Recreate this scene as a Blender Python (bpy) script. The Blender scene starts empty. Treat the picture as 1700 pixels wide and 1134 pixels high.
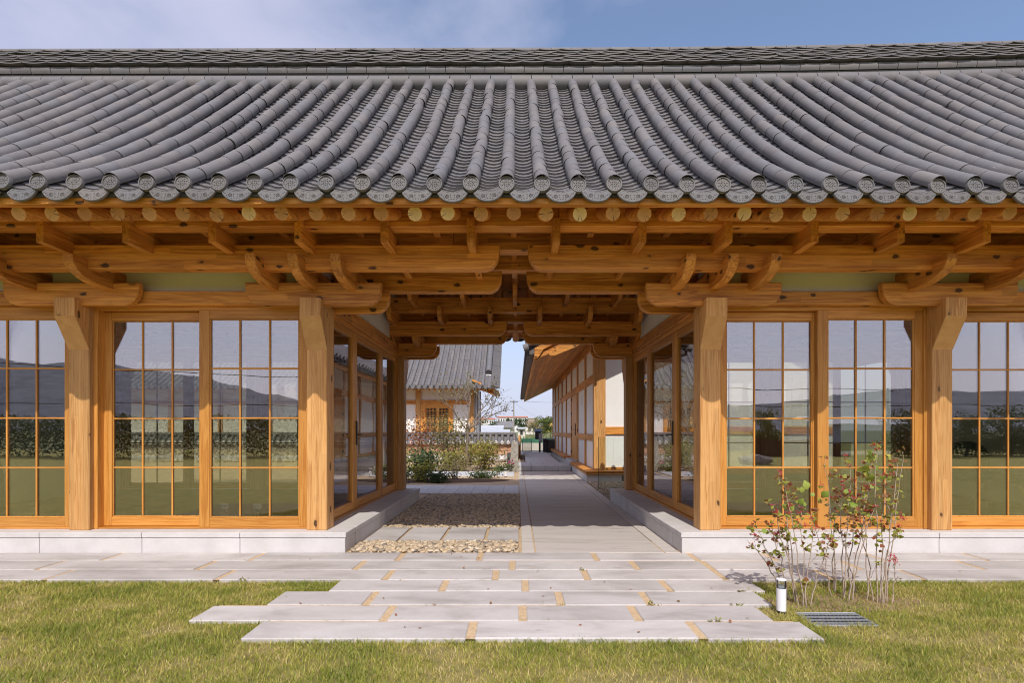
import bpy, math, random
import numpy as np
from mathutils import Vector, Matrix, Euler

rnd = random.Random(11)
npr = np.random.RandomState(5)
S = bpy.context.scene
COL = S.collection

# ------------------------------------------------------------------ camera
H = 1.149                       # eye height
F = 900.0                       # focal length in photo pixels (photo 1700 x 1134)
cd = bpy.data.cameras.new('camera')
cam = bpy.data.objects.new('camera', cd)
COL.objects.link(cam)
cd.sensor_fit = 'HORIZONTAL'
cd.sensor_width = 36.0
cd.lens = 36.0 * F / 1700.0
cd.shift_x = -(858.4 - 850.0) / 1700.0
cd.shift_y = (715.0 - 567.0) / 1700.0
cd.clip_start = 0.05
cd.clip_end = 9000
cam.location = (0, 0, H)
cam.rotation_euler = (math.pi / 2, 0, 0)
S.camera = cam

# ------------------------------------------------------------------ sky, sun, exposure
SUN_EL = math.radians(47.8)
world = bpy.data.worlds.new('World')
S.world = world
world.use_nodes = True
nt = world.node_tree
nt.nodes.clear()
def wn(t, **k):
    n = nt.nodes.new(t)
    for a, b in k.items():
        setattr(n, a, b)
    return n
sky = wn('ShaderNodeTexSky')
sky.sky_type = 'NISHITA'
sky.sun_disc = False
sky.sun_elevation = SUN_EL
sky.sun_rotation = math.radians(180)
sky.altitude = 50
sky.air_density = 1.0
sky.dust_density = 0.6
sky.ozone_density = 3.0
tc = wn('ShaderNodeTexCoord')
def wmath(op, a, b=0.0, clamp=False):
    n = wn('ShaderNodeMath', operation=op, use_clamp=clamp)
    if op == 'MULTIPLY_ADD': n.inputs[2].default_value = 0.1
    for k, v in ((0, a), (1, b)):
        if isinstance(v, bpy.types.NodeSocket): nt.links.new(v, n.inputs[k])
        else: n.inputs[k].default_value = v
    return n.outputs[0]
def wsmooth(v, lo, hi):
    n = wn('ShaderNodeMapRange', interpolation_type='SMOOTHSTEP')
    nt.links.new(v, n.inputs['Value'])
    n.inputs['From Min'].default_value = lo
    n.inputs['From Max'].default_value = hi
    return n.outputs['Result']
L = nt.links.new
mp = wn('ShaderNodeMapping')
mp.inputs['Scale'].default_value = (1.0, 1.0, 1.9)
mp.inputs['Location'].default_value = (1.2, 2.3, 0.4)
nz = wn('ShaderNodeTexNoise')
nz.inputs['Scale'].default_value = 1.5
nz.inputs['Detail'].default_value = 8
nz.inputs['Roughness'].default_value = 0.52
nz.inputs['Distortion'].default_value = 0.15
L(tc.outputs['Generated'], mp.inputs['Vector'])
L(mp.outputs['Vector'], nz.inputs['Vector'])
sepw = wn('ShaderNodeSeparateXYZ')
L(tc.outputs['Generated'], sepw.inputs[0])
# clouds: pale veils, brighter towards the sun's side of the sky, haze at the horizon
dotn = wn('ShaderNodeVectorMath', operation='DOT_PRODUCT')
L(tc.outputs['Generated'], dotn.inputs[0])
dotn.inputs[1].default_value = (0.0, -math.cos(SUN_EL), math.sin(SUN_EL))
toward = wsmooth(dotn.outputs['Value'], -0.1, 0.9)
ccol = wn('ShaderNodeMix', data_type='RGBA')
ccol.inputs['A'].default_value = (3.3, 3.4, 4.5, 1)
ccol.inputs['B'].default_value = (7.4, 6.9, 8.1, 1)
L(toward, ccol.inputs['Factor'])
mask = wmath('MULTIPLY', wsmooth(nz.outputs['Fac'], 0.40, 0.68), 0.92)
haze = wmath('MULTIPLY', wsmooth(sepw.outputs[2], 0.42, 0.0), 0.9)
fac = wmath('MAXIMUM', wmath('MAXIMUM', mask, haze), wmath('MULTIPLY_ADD', toward, 0.62))
mx = wn('ShaderNodeMix', data_type='RGBA')
L(fac, mx.inputs['Factor'])
L(sky.outputs['Color'], mx.inputs['A'])
L(ccol.outputs['Result'], mx.inputs['B'])
bg = wn('ShaderNodeBackground')
bg.inputs['Strength'].default_value = 0.15
out = wn('ShaderNodeOutputWorld')
L(mx.outputs['Result'], bg.inputs['Color'])
L(bg.outputs['Background'], out.inputs['Surface'])

sd = bpy.data.lights.new('sun', 'SUN')
sd.energy = 3.2
sd.angle = math.radians(0.5)
sd.color = (1.0, 0.945, 0.86)
sun = bpy.data.objects.new('sun', sd)
COL.objects.link(sun)
sun.location = (0, -20, 30)
sun.rotation_euler = Vector((-0.02, 1.0, -math.tan(SUN_EL))).to_track_quat('-Z', 'Y').to_euler()

S.view_settings.view_transform = 'Standard'
S.view_settings.look = 'None'
S.view_settings.exposure = 0.3
S.view_settings.gamma = 1.0
S.view_settings.use_curve_mapping = False
S.render.engine = 'CYCLES'
S.cycles.use_denoising = True
S.cycles.pixel_filter_type = 'BLACKMAN_HARRIS'
S.cycles.filter_width = 1.0
S.cycles.max_bounces = 10
S.cycles.diffuse_bounces = 5
S.cycles.glossy_bounces = 4
S.cycles.transmission_bounces = 6
S.cycles.transparent_max_bounces = 24
S.cycles.caustics_reflective = False
S.cycles.caustics_refractive = False
S.cycles.sample_clamp_indirect = 6

# ------------------------------------------------------------------ materials
def newmat(name):
    m = bpy.data.materials.new(name)
    m.use_nodes = True
    t = m.node_tree
    t.nodes.clear()
    o = t.nodes.new('ShaderNodeOutputMaterial')
    b = t.nodes.new('ShaderNodeBsdfPrincipled')
    t.links.new(b.outputs['BSDF'], o.inputs['Surface'])
    return m, t, b

class NT:
    """short-hand node builder"""
    def __init__(s, t):
        s.t = t
    def n(s, typ, ins=None, **k):
        x = s.t.nodes.new(typ)
        for a, b in k.items():
            setattr(x, a, b)
        for a, b in (ins or {}).items():
            s.set(x.inputs[a], b)
        return x
    def set(s, sock, v):
        if hasattr(v, 'is_output') or isinstance(v, bpy.types.NodeSocket):
            s.t.links.new(v, sock)
        else:
            sock.default_value = v
    def math(s, op, a, b=0.0, c=None):
        x = s.n('ShaderNodeMath', operation=op)
        s.set(x.inputs[0], a)
        s.set(x.inputs[1], b)
        if c is not None:
            s.set(x.inputs[2], c)
        return x.outputs[0]
    def vmul(s, v, sc):
        x = s.n('ShaderNodeVectorMath', operation='MULTIPLY')
        s.set(x.inputs[0], v)
        s.set(x.inputs[1], sc)
        return x.outputs[0]
    def noise(s, v, scale=1.0, detail=3.0, rough=0.5, dist=0.0):
        x = s.n('ShaderNodeTexNoise', {'Vector': v, 'Scale': scale, 'Detail': detail, 'Roughness': rough, 'Distortion': dist})
        return x.outputs['Fac']
    def ramp(s, f, stops):
        x = s.n('ShaderNodeValToRGB', {'Fac': f})
        e = x.color_ramp.elements
        while len(e) < len(stops):
            e.new(0.5)
        for i, (p, c) in enumerate(stops):
            e[i].position = p
            e[i].color = tuple(c) + (1,) if len(c) == 3 else c
        return x.outputs['Color']
    def mix(s, f, a, b, blend='MIX'):
        x = s.n('ShaderNodeMix', data_type='RGBA', blend_type=blend)
        s.set(x.inputs['Factor'], f)
        for k, v in (('A', a), ('B', b)):
            if isinstance(v, tuple) and len(v) == 3:
                v = v + (1,)
            s.set(x.inputs[k], v)
        return x.outputs['Result']
    def smooth(s, v, lo, hi):
        x = s.n('ShaderNodeMapRange', {'Value': v, 'From Min': lo, 'From Max': hi}, interpolation_type='SMOOTHSTEP')
        return x.outputs['Result']
    def bump(s, h, strength, dist=0.01):
        x = s.n('ShaderNodeBump', {'Height': h, 'Strength': strength, 'Distance': dist})
        return x.outputs['Normal']

def rgb_gain(k, col, f):
    """multiply colour by scalar socket f"""
    x = k.n('ShaderNodeVectorMath', operation='SCALE')
    k.set(x.inputs[0], col)
    k.set(x.inputs['Scale'], f)
    return x.outputs[0]

def wood(name, axis, light, mid, dark, knots=1.0, rough=0.5, lam=0.16):
    m, t, b = newmat(name)
    k = NT(t)
    tcn = k.n('ShaderNodeTexCoord').outputs['Object']
    rn = k.n('ShaderNodeObjectInfo').outputs['Random']
    off = k.n('ShaderNodeCombineXYZ', {'X': k.math('MULTIPLY', rn, 31.7), 'Y': k.math('MULTIPLY', rn, 17.3), 'Z': k.math('MULTIPLY', rn, 23.9)}).outputs[0]
    ad = k.n('ShaderNodeVectorMath', operation='ADD')
    k.set(ad.inputs[0], tcn); k.set(ad.inputs[1], off)
    v = ad.outputs[0]
    ai = 'xyz'.index(axis)
    def sc(al, ac):
        r = [ac, ac, ac]; r[ai] = al
        return tuple(r)
    warp = k.noise(k.vmul(v, sc(0.7, 3.0)), 1.0, 2.0)
    g1 = k.noise(k.vmul(v, sc(0.8, 20.0)), 1.0, 5.0, 0.6, 0.35)
    rings = k.math('SINE', k.math('ADD', k.math('MULTIPLY', g1, 34.0), k.math('MULTIPLY', warp, 20.0)))
    rings = k.math('MULTIPLY_ADD', rings, 0.5, 0.5)
    g2 = k.noise(k.vmul(v, sc(4.0, 120.0)), 1.0, 3.0, 0.6)
    f = k.math('ADD', k.math('MULTIPLY', g1, 0.62), k.math('MULTIPLY', rings, 0.24))
    f = k.math('ADD', f, k.math('MULTIPLY', k.math('SUBTRACT', g2, 0.5), 0.42))
    col = k.ramp(f, [(0.24, dark), (0.42, mid), (0.62, light)])
    # lamellas of the glued beams
    sep = k.n('ShaderNodeSeparateXYZ', {'Vector': v})
    across = sep.outputs[{'x': 2, 'y': 2, 'z': 0}[axis]]
    l1 = k.math('FLOOR', k.math('MULTIPLY', across, 21.0))
    l2 = k.math('FLOOR', k.math('ADD', k.math('MULTIPLY', sep.outputs[ai], 0.9), k.math('MULTIPLY', l1, 0.37)))
    wnz = k.n('ShaderNodeTexWhiteNoise', {'Vector': k.n('ShaderNodeCombineXYZ', {'X': l1, 'Y': l2}).outputs[0]}, noise_dimensions='2D')
    gain = k.math('ADD', k.math('MULTIPLY', k.math('SUBTRACT', wnz.outputs['Value'], 0.5), lam * 2), 1.0)
    gain = k.math('MULTIPLY', gain, k.math('MULTIPLY_ADD', rn, 0.30, 0.84))
    fl_ = k.math('FRACT', k.math('MULTIPLY', across, 21.0))
    seam = k.math('LESS_THAN', k.math('MULTIPLY', fl_, k.math('SUBTRACT', 1.0, fl_)), 0.035)
    gain = k.math('MULTIPLY', gain, k.math('MULTIPLY_ADD', seam, -0.16 if lam > 0.05 else 0.0, 1.0))
    # drying cracks along the grain
    ck = k.smooth(k.noise(k.vmul(v, sc(1.1, 38.0)), 1.0, 2.0, 0.5), 0.755, 0.80)
    gain = k.math('MULTIPLY', gain, k.math('MULTIPLY_ADD', ck, -0.55 if lam > 0.05 else 0.0, 1.0))
    col = rgb_gain(k, col, gain)
    if knots:
        kw = k.n('ShaderNodeTexNoise', {'Vector': v, 'Scale': 22.0, 'Detail': 2.0})
        kv = k.n('ShaderNodeVectorMath', operation='MULTIPLY_ADD')
        k.set(kv.inputs[0], kw.outputs['Color']); kv.inputs[1].default_value = (0.22, 0.22, 0.22); k.set(kv.inputs[2], k.vmul(v, sc(4.6, 8.5)))
        vo = k.n('ShaderNodeTexVoronoi', {'Vector': kv.outputs[0], 'Scale': 1.0})
        has = k.math('GREATER_THAN', k.n('ShaderNodeSeparateXYZ', {'Vector': vo.outputs['Color']}).outputs[0], 1 - 0.62 * knots)
        d = vo.outputs['Distance']
        halo = k.math('MULTIPLY', k.smooth(d, 0.34, 0.10), has)
        core = k.math('MULTIPLY', k.smooth(d, 0.20, 0.13), has)
        col = k.mix(k.math('MULTIPLY', halo, 0.45), col, tuple(0.6 * x for x in mid))
        col = k.mix(k.math('MULTIPLY', core, 0.88), col, (0.035, 0.014, 0.007))
    k.set(b.inputs['Base Color'], col)
    k.set(b.inputs['Roughness'], k.math('MULTIPLY_ADD', g1, 0.25, rough - 0.1))
    b.inputs['Specular IOR Level'].default_value = 0.35
    k.set(b.inputs['Normal'], k.bump(f, 0.35, 0.004))
    return m

WL_, WM_, WD_ = (0.66, 0.305, 0.068), (0.57, 0.232, 0.041), (0.39, 0.135, 0.022)
WX = wood('pine_along_x', 'x', WL_, WM_, WD_)
WY = wood('pine_along_y', 'y', WL_, WM_, WD_)
WZ = wood('pine_along_z', 'z', (0.63, 0.35, 0.13), (0.575, 0.30, 0.10), (0.44, 0.20, 0.058), knots=0.6, lam=0.08)
DL_, DM_, DD_ = (0.61, 0.29, 0.066), (0.56, 0.25, 0.05), (0.45, 0.18, 0.03)
DX = wood('varnished_frame_x', 'x', DL_, DM_, DD_, knots=0, lam=0.03, rough=0.42)
DY = wood('varnished_frame_y', 'y', DL_, DM_, DD_, knots=0, lam=0.03, rough=0.42)
DZ = wood('varnished_frame_z', 'z', DL_, DM_, DD_, knots=0, lam=0.03, rough=0.42)

def end_grain():
    m, t, b = newmat('rafter_end_grain')
    k = NT(t)
    o = k.n('ShaderNodeTexCoord').outputs['Object']
    rn = k.n('ShaderNodeObjectInfo').outputs['Random']
    sp = k.n('ShaderNodeSeparateXYZ', {'Vector': o})
    x, z = sp.outputs[0], sp.outputs[2]
    r = k.math('SQRT', k.math('ADD', k.math('MULTIPLY', x, x), k.math('MULTIPLY', z, z)))
    wob = k.noise(o, 14.0, 2.0)
    ring = k.math('SINE', k.math('MULTIPLY', k.math('ADD', r, k.math('MULTIPLY', wob, 0.02)), 900.0))
    ang = k.math('ARCTAN2', z, x)
    an = k.n('ShaderNodeTexNoise', {'W': k.math('ADD', k.math('MULTIPLY', ang, 1.6), k.math('MULTIPLY', rn, 90)), 'Scale': 1.7, 'Detail': 2.0}, noise_dimensions='1D').outputs['Fac']
    crack = k.math('MULTIPLY', k.smooth(an, 0.66, 0.70), k.smooth(k.math('ADD', r, k.math('MULTIPLY', k.noise(o, 30.0, 1.0), 0.03)), 0.02, 0.028))
    crack = k.math('MULTIPLY', crack, k.smooth(k.math('SUBTRACT', 0.062, r), 0.0, 0.01))
    r2 = k.math('FRACT', k.math('MULTIPLY', rn, 7.31))
    base = k.ramp(r2, [(0.0, (0.44, 0.19, 0.05)), (0.5, (0.56, 0.28, 0.085)), (0.74, (0.62, 0.33, 0.11)), (0.88, (0.76, 0.53, 0.22)), (1.0, (0.70, 0.46, 0.18))])
    base = rgb_gain(k, base, k.math('ADD', k.math('MULTIPLY_ADD', ring, 0.06, 0.92), k.math('MULTIPLY', k.smooth(r, 0.05, 0.02), -0.1)))
    base = k.mix(k.math('MULTIPLY', crack, 0.85), base, (0.05, 0.022, 0.01))
    k.set(b.inputs['Base Color'], base)
    b.inputs['Roughness'].default_value = 0.7
    return m
M_END = end_grain()

def clay():
    m, t, b = newmat('grey_clay_tile')
    k = NT(t)
    o = k.n('ShaderNodeTexCoord').outputs['Object']
    g = k.n('ShaderNodeNewGeometry').outputs['Position']
    rn = k.n('ShaderNodeObjectInfo').outputs['Random']
    at = k.n('ShaderNodeAttribute', attribute_name='tint').outputs['Fac']
    r = k.math('FRACT', k.math('ADD', k.math('MULTIPLY', rn, 5.7), at))
    col = k.ramp(r, [(0.0, (0.124, 0.116, 0.119)), (0.3, (0.147, 0.137, 0.137)), (0.6, (0.138, 0.135, 0.144)), (0.85, (0.149, 0.139, 0.139)), (1.0, (0.170, 0.156, 0.152))])
    n1 = k.noise(g, 7.0, 4.0, 0.6)
    n2 = k.noise(g, 90.0, 2.0, 0.6)
    col = rgb_gain(k, col, k.math('ADD', k.math('MULTIPLY', n1, 0.5), k.math('MULTIPLY_ADD', n2, 0.25, 0.63)))
    sp = k.smooth(k.noise(g, 33.0, 3.0, 0.6), 0.69, 0.74)
    col = k.mix(k.math('MULTIPLY', sp, 0.6), col, (0.36, 0.35, 0.33))
    dk = k.smooth(k.noise(k.vmul(g, (6.0, 2.0, 2.0)), 1.6, 5.0, 0.7), 0.60, 0.72)
    col = k.mix(k.math('MULTIPLY', dk, 0.35), col, (0.075, 0.068, 0.062))
    k.set(b.inputs['Base Color'], col)
    k.set(b.inputs['Roughness'], k.math('MULTIPLY_ADD', n1, 0.3, 0.5))
    b.inputs['Specular IOR Level'].default_value = 0.3
    k.set(b.inputs['Normal'], k.bump(n2, 0.25, 0.003))
    return m
M_CLAY = clay()

def simple(name, c1, c2, scale=6.0, rough=0.7, bump=0.0, bscale=60.0, spec=0.4, metal=0.0, detail=4.0, lo=0.3, hi=0.7, objrand=0.0, speck=None):
    m, t, b = newmat(name)
    k = NT(t)
    g = k.n('ShaderNodeNewGeometry').outputs['Position']
    n1 = k.noise(g, scale, detail, 0.6)
    col = k.ramp(n1, [(lo, c1), (hi, c2)])
    if speck:
        s1 = k.noise(g, speck[0], 2.0, 0.7)
        col = rgb_gain(k, col, k.math('ADD', k.math('MULTIPLY', s1, speck[1]), 1 - speck[1] * 0.5))
    if objrand:
        rn = k.n('ShaderNodeObjectInfo').outputs['Random']
        col = rgb_gain(k, col, k.math('MULTIPLY_ADD', rn, objrand, 1 - objrand * 0.5))
    k.set(b.inputs['Base Color'], col)
    b.inputs['Roughness'].default_value = rough
    b.inputs['Metallic'].default_value = metal
    b.inputs['Specular IOR Level'].default_value = spec
    if bump:
        k.set(b.inputs['Normal'], k.bump(k.noise(g, bscale, 3.0, 0.6), bump, 0.004))
    return m

M_PLASTER = simple('white_plaster', (0.74, 0.73, 0.71), (0.80, 0.79, 0.77), 2.0, 0.85, 0.15, 40)
M_GRAN = simple('pale_granite', (0.50, 0.475, 0.46), (0.60, 0.575, 0.56), 4.0, 0.75, 0.3, 160, detail=7.0, speck=(300.0, 0.8), objrand=0.05)
def paving_mat():
    m, t, b = newmat('weathered_granite_slab')
    k = NT(t)
    g = k.n('ShaderNodeNewGeometry').outputs['Position']
    rn = k.n('ShaderNodeObjectInfo').outputs['Random']
    big = k.noise(k.vmul(g, (1.4, 3.2, 1)), 1.0, 5.0, 0.65, 0.4)
    col = k.ramp(big, [(0.32, (0.33, 0.30, 0.28)), (0.50, (0.44, 0.41, 0.39)), (0.68, (0.50, 0.47, 0.455))])
    sp = k.noise(g, 260.0, 2.0, 0.7)
    col = rgb_gain(k, col, k.math('ADD', k.math('MULTIPLY', sp, 0.9), 0.55))
    col = rgb_gain(k, col, k.math('MULTIPLY_ADD', rn, 0.20, 0.89))
    st = k.smooth(k.noise(k.vmul(g, (3.0, 7.0, 1)), 1.0, 6.0, 0.7), 0.60, 0.72)
    col = k.mix(k.math('MULTIPLY', st, 0.55), col, (0.24, 0.21, 0.18))
    k.set(b.inputs['Base Color'], col)
    b.inputs['Roughness'].default_value = 0.8
    k.set(b.inputs['Normal'], k.bump(sp, 0.3, 0.003))
    return m
M_PAVE = paving_mat()
def path_mat():
    m, t, b = newmat('streaked_path_stone')
    k = NT(t)
    g = k.n('ShaderNodeNewGeometry').outputs['Position']
    rn = k.n('ShaderNodeObjectInfo').outputs['Random']
    st = k.noise(k.vmul(g, (0.8, 9.0, 1)), 1.0, 5.0, 0.65)
    col = k.ramp(st, [(0.28, (0.33, 0.285, 0.24)), (0.44, (0.47, 0.43, 0.39)), (0.7, (0.53, 0.49, 0.455))])
    bl = k.smooth(k.noise(k.vmul(g, (2.2, 5.0, 1)), 1.0, 5.0, 0.7), 0.56, 0.68)
    col = k.mix(k.math('MULTIPLY', bl, 0.35), col, (0.22, 0.19, 0.16))
    sp = k.noise(g, 240.0, 2.0, 0.7)
    col = rgb_gain(k, col, k.math('ADD', k.math('MULTIPLY', sp, 0.4), 0.8))
    col = rgb_gain(k, col, k.math('MULTIPLY_ADD', rn, 0.1, 0.95))
    k.set(b.inputs['Base Color'], col)
    b.inputs['Roughness'].default_value = 0.8
    k.set(b.inputs['Normal'], k.bump(sp, 0.3, 0.003))
    return m
M_PATH = path_mat()
M_COOL = simple('blue_grey_slab', (0.46, 0.46, 0.48), (0.54, 0.54, 0.56), 3.0, 0.8, 0.2, 150, speck=(250.0, 0.35), objrand=0.06)
M_SAND = simple('beige_joint_sand', (0.42, 0.29, 0.165), (0.60, 0.45, 0.28), 45.0, 0.95, 0.8, 220, speck=(420.0, 0.8))
M_SOIL = simple('decomposed_granite_soil', (0.40, 0.29, 0.18), (0.52, 0.40, 0.27), 3.0, 0.95, 0.5, 90, speck=(200.0, 0.5))
M_MULCH = simple('dark_mulch', (0.06, 0.035, 0.022), (0.15, 0.085, 0.05), 22.0, 0.95, 0.9, 70)
M_LAWN = simple('lawn_turf', (0.20, 0.20, 0.035), (0.34, 0.29, 0.075), 5.0, 0.95, 0.9, 90, detail=8.0, lo=0.35, hi=0.65)
def ground_mat():
    m, t, b = newmat('ground_fields')
    k = NT(t)
    g = k.n('ShaderNodeNewGeometry').outputs['Position']
    big = k.noise(g, 0.35, 4.0, 0.6)
    fine = k.noise(g, 24.0, 4.0, 0.7)
    f = k.math('ADD', k.math('MULTIPLY', big, 0.6), k.math('MULTIPLY', fine, 0.4))
    col = k.ramp(f, [(0.32, (0.075, 0.095, 0.025)), (0.5, (0.13, 0.145, 0.04)), (0.68, (0.22, 0.195, 0.085))])
    k.set(b.inputs['Base Color'], col)
    b.inputs['Roughness'].default_value = 0.95
    k.set(b.inputs['Normal'], k.bump(fine, 0.8, 0.03))
    return m
M_GROUND = ground_mat()
M_BLACK = simple('black_metal', (0.012, 0.012, 0.013), (0.018, 0.018, 0.02), 5, 0.4, spec=0.5)
M_STEEL = simple('brushed_steel', (0.55, 0.55, 0.56), (0.62, 0.62, 0.63), 20, 0.3, metal=1.0)
M_GALV = simple('galvanised_steel', (0.34, 0.36, 0.39), (0.46, 0.48, 0.51), 30, 0.42, metal=0.6)
M_WHITE = simple('white_paint', (0.72, 0.71, 0.72), (0.77, 0.76, 0.77), 8, 0.45)
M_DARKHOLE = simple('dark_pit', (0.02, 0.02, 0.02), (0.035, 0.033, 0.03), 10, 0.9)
M_BARK = simple('grey_bark', (0.15, 0.115, 0.085), (0.27, 0.22, 0.175), 30, 0.9, 0.5, 80)
M_STEM = simple('pale_brown_stem', (0.30, 0.22, 0.16), (0.46, 0.36, 0.28), 40, 0.8)
M_BRICK_ = None
def brick_mat():
    m, t, b = newmat('striped_brick')
    k = NT(t)
    g = k.n('ShaderNodeNewGeometry').outputs['Position']
    rn = k.n('ShaderNodeObjectInfo').outputs['Random']
    n1 = k.noise(g, 5.0, 4.0)
    col = k.ramp(n1, [(0.3, (0.52, 0.28, 0.17)), (0.7, (0.66, 0.40, 0.26))])
    col = rgb_gain(k, col, k.math('MULTIPLY_ADD', rn, 0.4, 0.8))
    k.set(b.inputs['Base Color'], col)
    b.inputs['Roughness'].default_value = 0.9
    return m
M_BRICK = brick_mat()
M_MORTAR = simple('mortar', (0.30, 0.25, 0.21), (0.38, 0.33, 0.28), 20, 0.95)
M_FLOOR = simple('interior_timber_floor', (0.20, 0.115, 0.05), (0.26, 0.155, 0.07), 6, 0.8, spec=0.1)
M_CEIL = simple('interior_white', (0.62, 0.60, 0.57), (0.66, 0.64, 0.61), 3, 0.8)

def glass(name, base, gain, tint):
    m = bpy.data.materials.new(name)
    m.use_nodes = True
    t = m.node_tree
    t.nodes.clear()
    k = NT(t)
    o = k.n('ShaderNodeOutputMaterial')
    fr = k.n('ShaderNodeFresnel', {'IOR': 1.45}).outputs[0]
    fac = k.math('MINIMUM', k.math('MULTIPLY_ADD', fr, gain, base), 1.0)
    tr = k.n('ShaderNodeBsdfTransparent', {'Color': tint + (1,)})
    gl = k.n('ShaderNodeBsdfGlossy', {'Roughness': 0.0, 'Color': (0.97, 0.93, 0.99, 1), 'Normal': k.bump(k.noise(k.n('ShaderNodeNewGeometry').outputs['Position'], 1.7, 1.0), 1.0, 0.0012)})
    ms = k.n('ShaderNodeMixShader', {0: fac})
    k.set(ms.inputs[1], tr.outputs[0])
    k.set(ms.inputs[2], gl.outputs[0])
    k.set(o.inputs['Surface'], ms.outputs[0])
    return m
M_GLASS = glass('coated_window_glass', 0.175, 0.7, (0.86, 0.87, 0.80))
M_CLEAR = glass('clear_glass', 0.0, 1.0, (0.91, 0.95, 0.92))

def leafmat(name, stops, trans=0.35, attr=True):
    m, t, b = newmat(name)
    k = NT(t)
    at = k.n('ShaderNodeAttribute', attribute_name='tint').outputs['Fac']
    rn = k.n('ShaderNodeObjectInfo').outputs['Random']
    r = k.math('FRACT', k.math('ADD', at, k.math('MULTIPLY', rn, 0.999))) if not attr else at
    col = k.ramp(r, stops)
    k.set(b.inputs['Base Color'], col)
    b.inputs['Roughness'].default_value = 0.5
    b.inputs['Specular IOR Level'].default_value = 0.3
    tl = k.n('ShaderNodeBsdfTranslucent', {'Color': col})
    ms = k.n('ShaderNodeMixShader', {0: trans})
    k.set(ms.inputs[1], b.outputs[0])
    k.set(ms.inputs[2], tl.outputs[0])
    outn = [n for n in t.nodes if n.type == 'OUTPUT_MATERIAL'][0]
    k.set(outn.inputs['Surface'], ms.outputs[0])
    return m
M_GRASS = leafmat('grass_blades', [(0.0, (0.165, 0.215, 0.03)), (0.35, (0.30, 0.325, 0.048)), (0.6, (0.44, 0.40, 0.085)), (0.82, (0.56, 0.44, 0.17)), (1.0, (0.62, 0.48, 0.25))], 0.3)
M_LGREEN = leafmat('green_leaves', [(0.0, (0.04, 0.075, 0.018)), (0.5, (0.09, 0.13, 0.03)), (0.85, (0.20, 0.21, 0.05)), (1.0, (0.33, 0.28, 0.07))])
M_LYEL = leafmat('yellow_green_leaves', [(0.0, (0.15, 0.14, 0.03)), (0.4, (0.28, 0.27, 0.05)), (0.75, (0.38, 0.36, 0.06)), (1.0, (0.30, 0.15, 0.05))])
M_LOLIVE = leafmat('olive_leaves', [(0.0, (0.10, 0.10, 0.035)), (0.5, (0.20, 0.18, 0.06)), (1.0, (0.34, 0.27, 0.10))])
M_LRED = leafmat('red_leaves', [(0.0, (0.30, 0.07, 0.03)), (0.5, (0.36, 0.13, 0.05)), (1.0, (0.25, 0.18, 0.06))])
M_LDARK = leafmat('dark_green_leaves', [(0.0, (0.022, 0.045, 0.014)), (0.6, (0.05, 0.085, 0.022)), (1.0, (0.10, 0.13, 0.035))], 0.2)
M_VIB = leafmat('guelder_leaves', [(0.0, (0.26, 0.06, 0.035)), (0.38, (0.24, 0.15, 0.045)), (0.55, (0.28, 0.30, 0.05)), (1.0, (0.42, 0.44, 0.08))], 0.4)
M_VIBB = leafmat('guelder_big_leaf', [(0.0, (0.24, 0.33, 0.05)), (1.0, (0.36, 0.42, 0.08))], 0.4, attr=False)
M_BERRY = simple('crimson_berries', (0.38, 0.02, 0.035), (0.5, 0.05, 0.06), 60, 0.35)
def pebmat():
    m, t, b = newmat('river_pebbles')
    k = NT(t)
    at = k.n('ShaderNodeAttribute', attribute_name='tint').outputs['Fac']
    g = k.n('ShaderNodeNewGeometry').outputs['Position']
    col = k.ramp(at, [(0.0, (0.16, 0.15, 0.14)), (0.12, (0.30, 0.24, 0.17)), (0.4, (0.42, 0.325, 0.215)), (0.75, (0.48, 0.365, 0.23)), (1.0, (0.58, 0.49, 0.37))])
    col = rgb_gain(k, col, k.math('MULTIPLY_ADD', k.noise(g, 80.0, 3.0), 0.5, 0.75))
    k.set(b.inputs['Base Color'], col)
    b.inputs['Roughness'].default_value = 0.65
    return m
M_PEB = pebmat()

# ------------------------------------------------------------------ mesh helpers
WLOC = {}
def wloc(o):
    return WLOC.get(o.name, Vector((0, 0, 0)))

def tag(o, label=None, cat=None, group=None, kind=None):
    if label: o['label'] = label
    if cat: o['category'] = cat
    if group: o['group'] = group
    if kind: o['kind'] = kind
    return o

def thing(name, label, cat, loc=(0, 0, 0), group=None, kind=None):
    o = bpy.data.objects.new(name, None)
    COL.objects.link(o)
    o.location = loc
    o.empty_display_size = 0.1
    WLOC[o.name] = Vector(loc)
    return tag(o, label, cat, group, kind)

def dup(o, wl, parent=None):
    """copy of an object and its children to world location wl"""
    c = o.copy()
    COL.objects.link(c)
    wl = Vector(wl)
    c.parent = parent
    c.location = wl - (wloc(parent) if parent else Vector((0, 0, 0)))
    WLOC[c.name] = wl
    for ch in o.children:
        dup(ch, wl + (wloc(ch) - wloc(o)), c)
    return c

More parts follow.
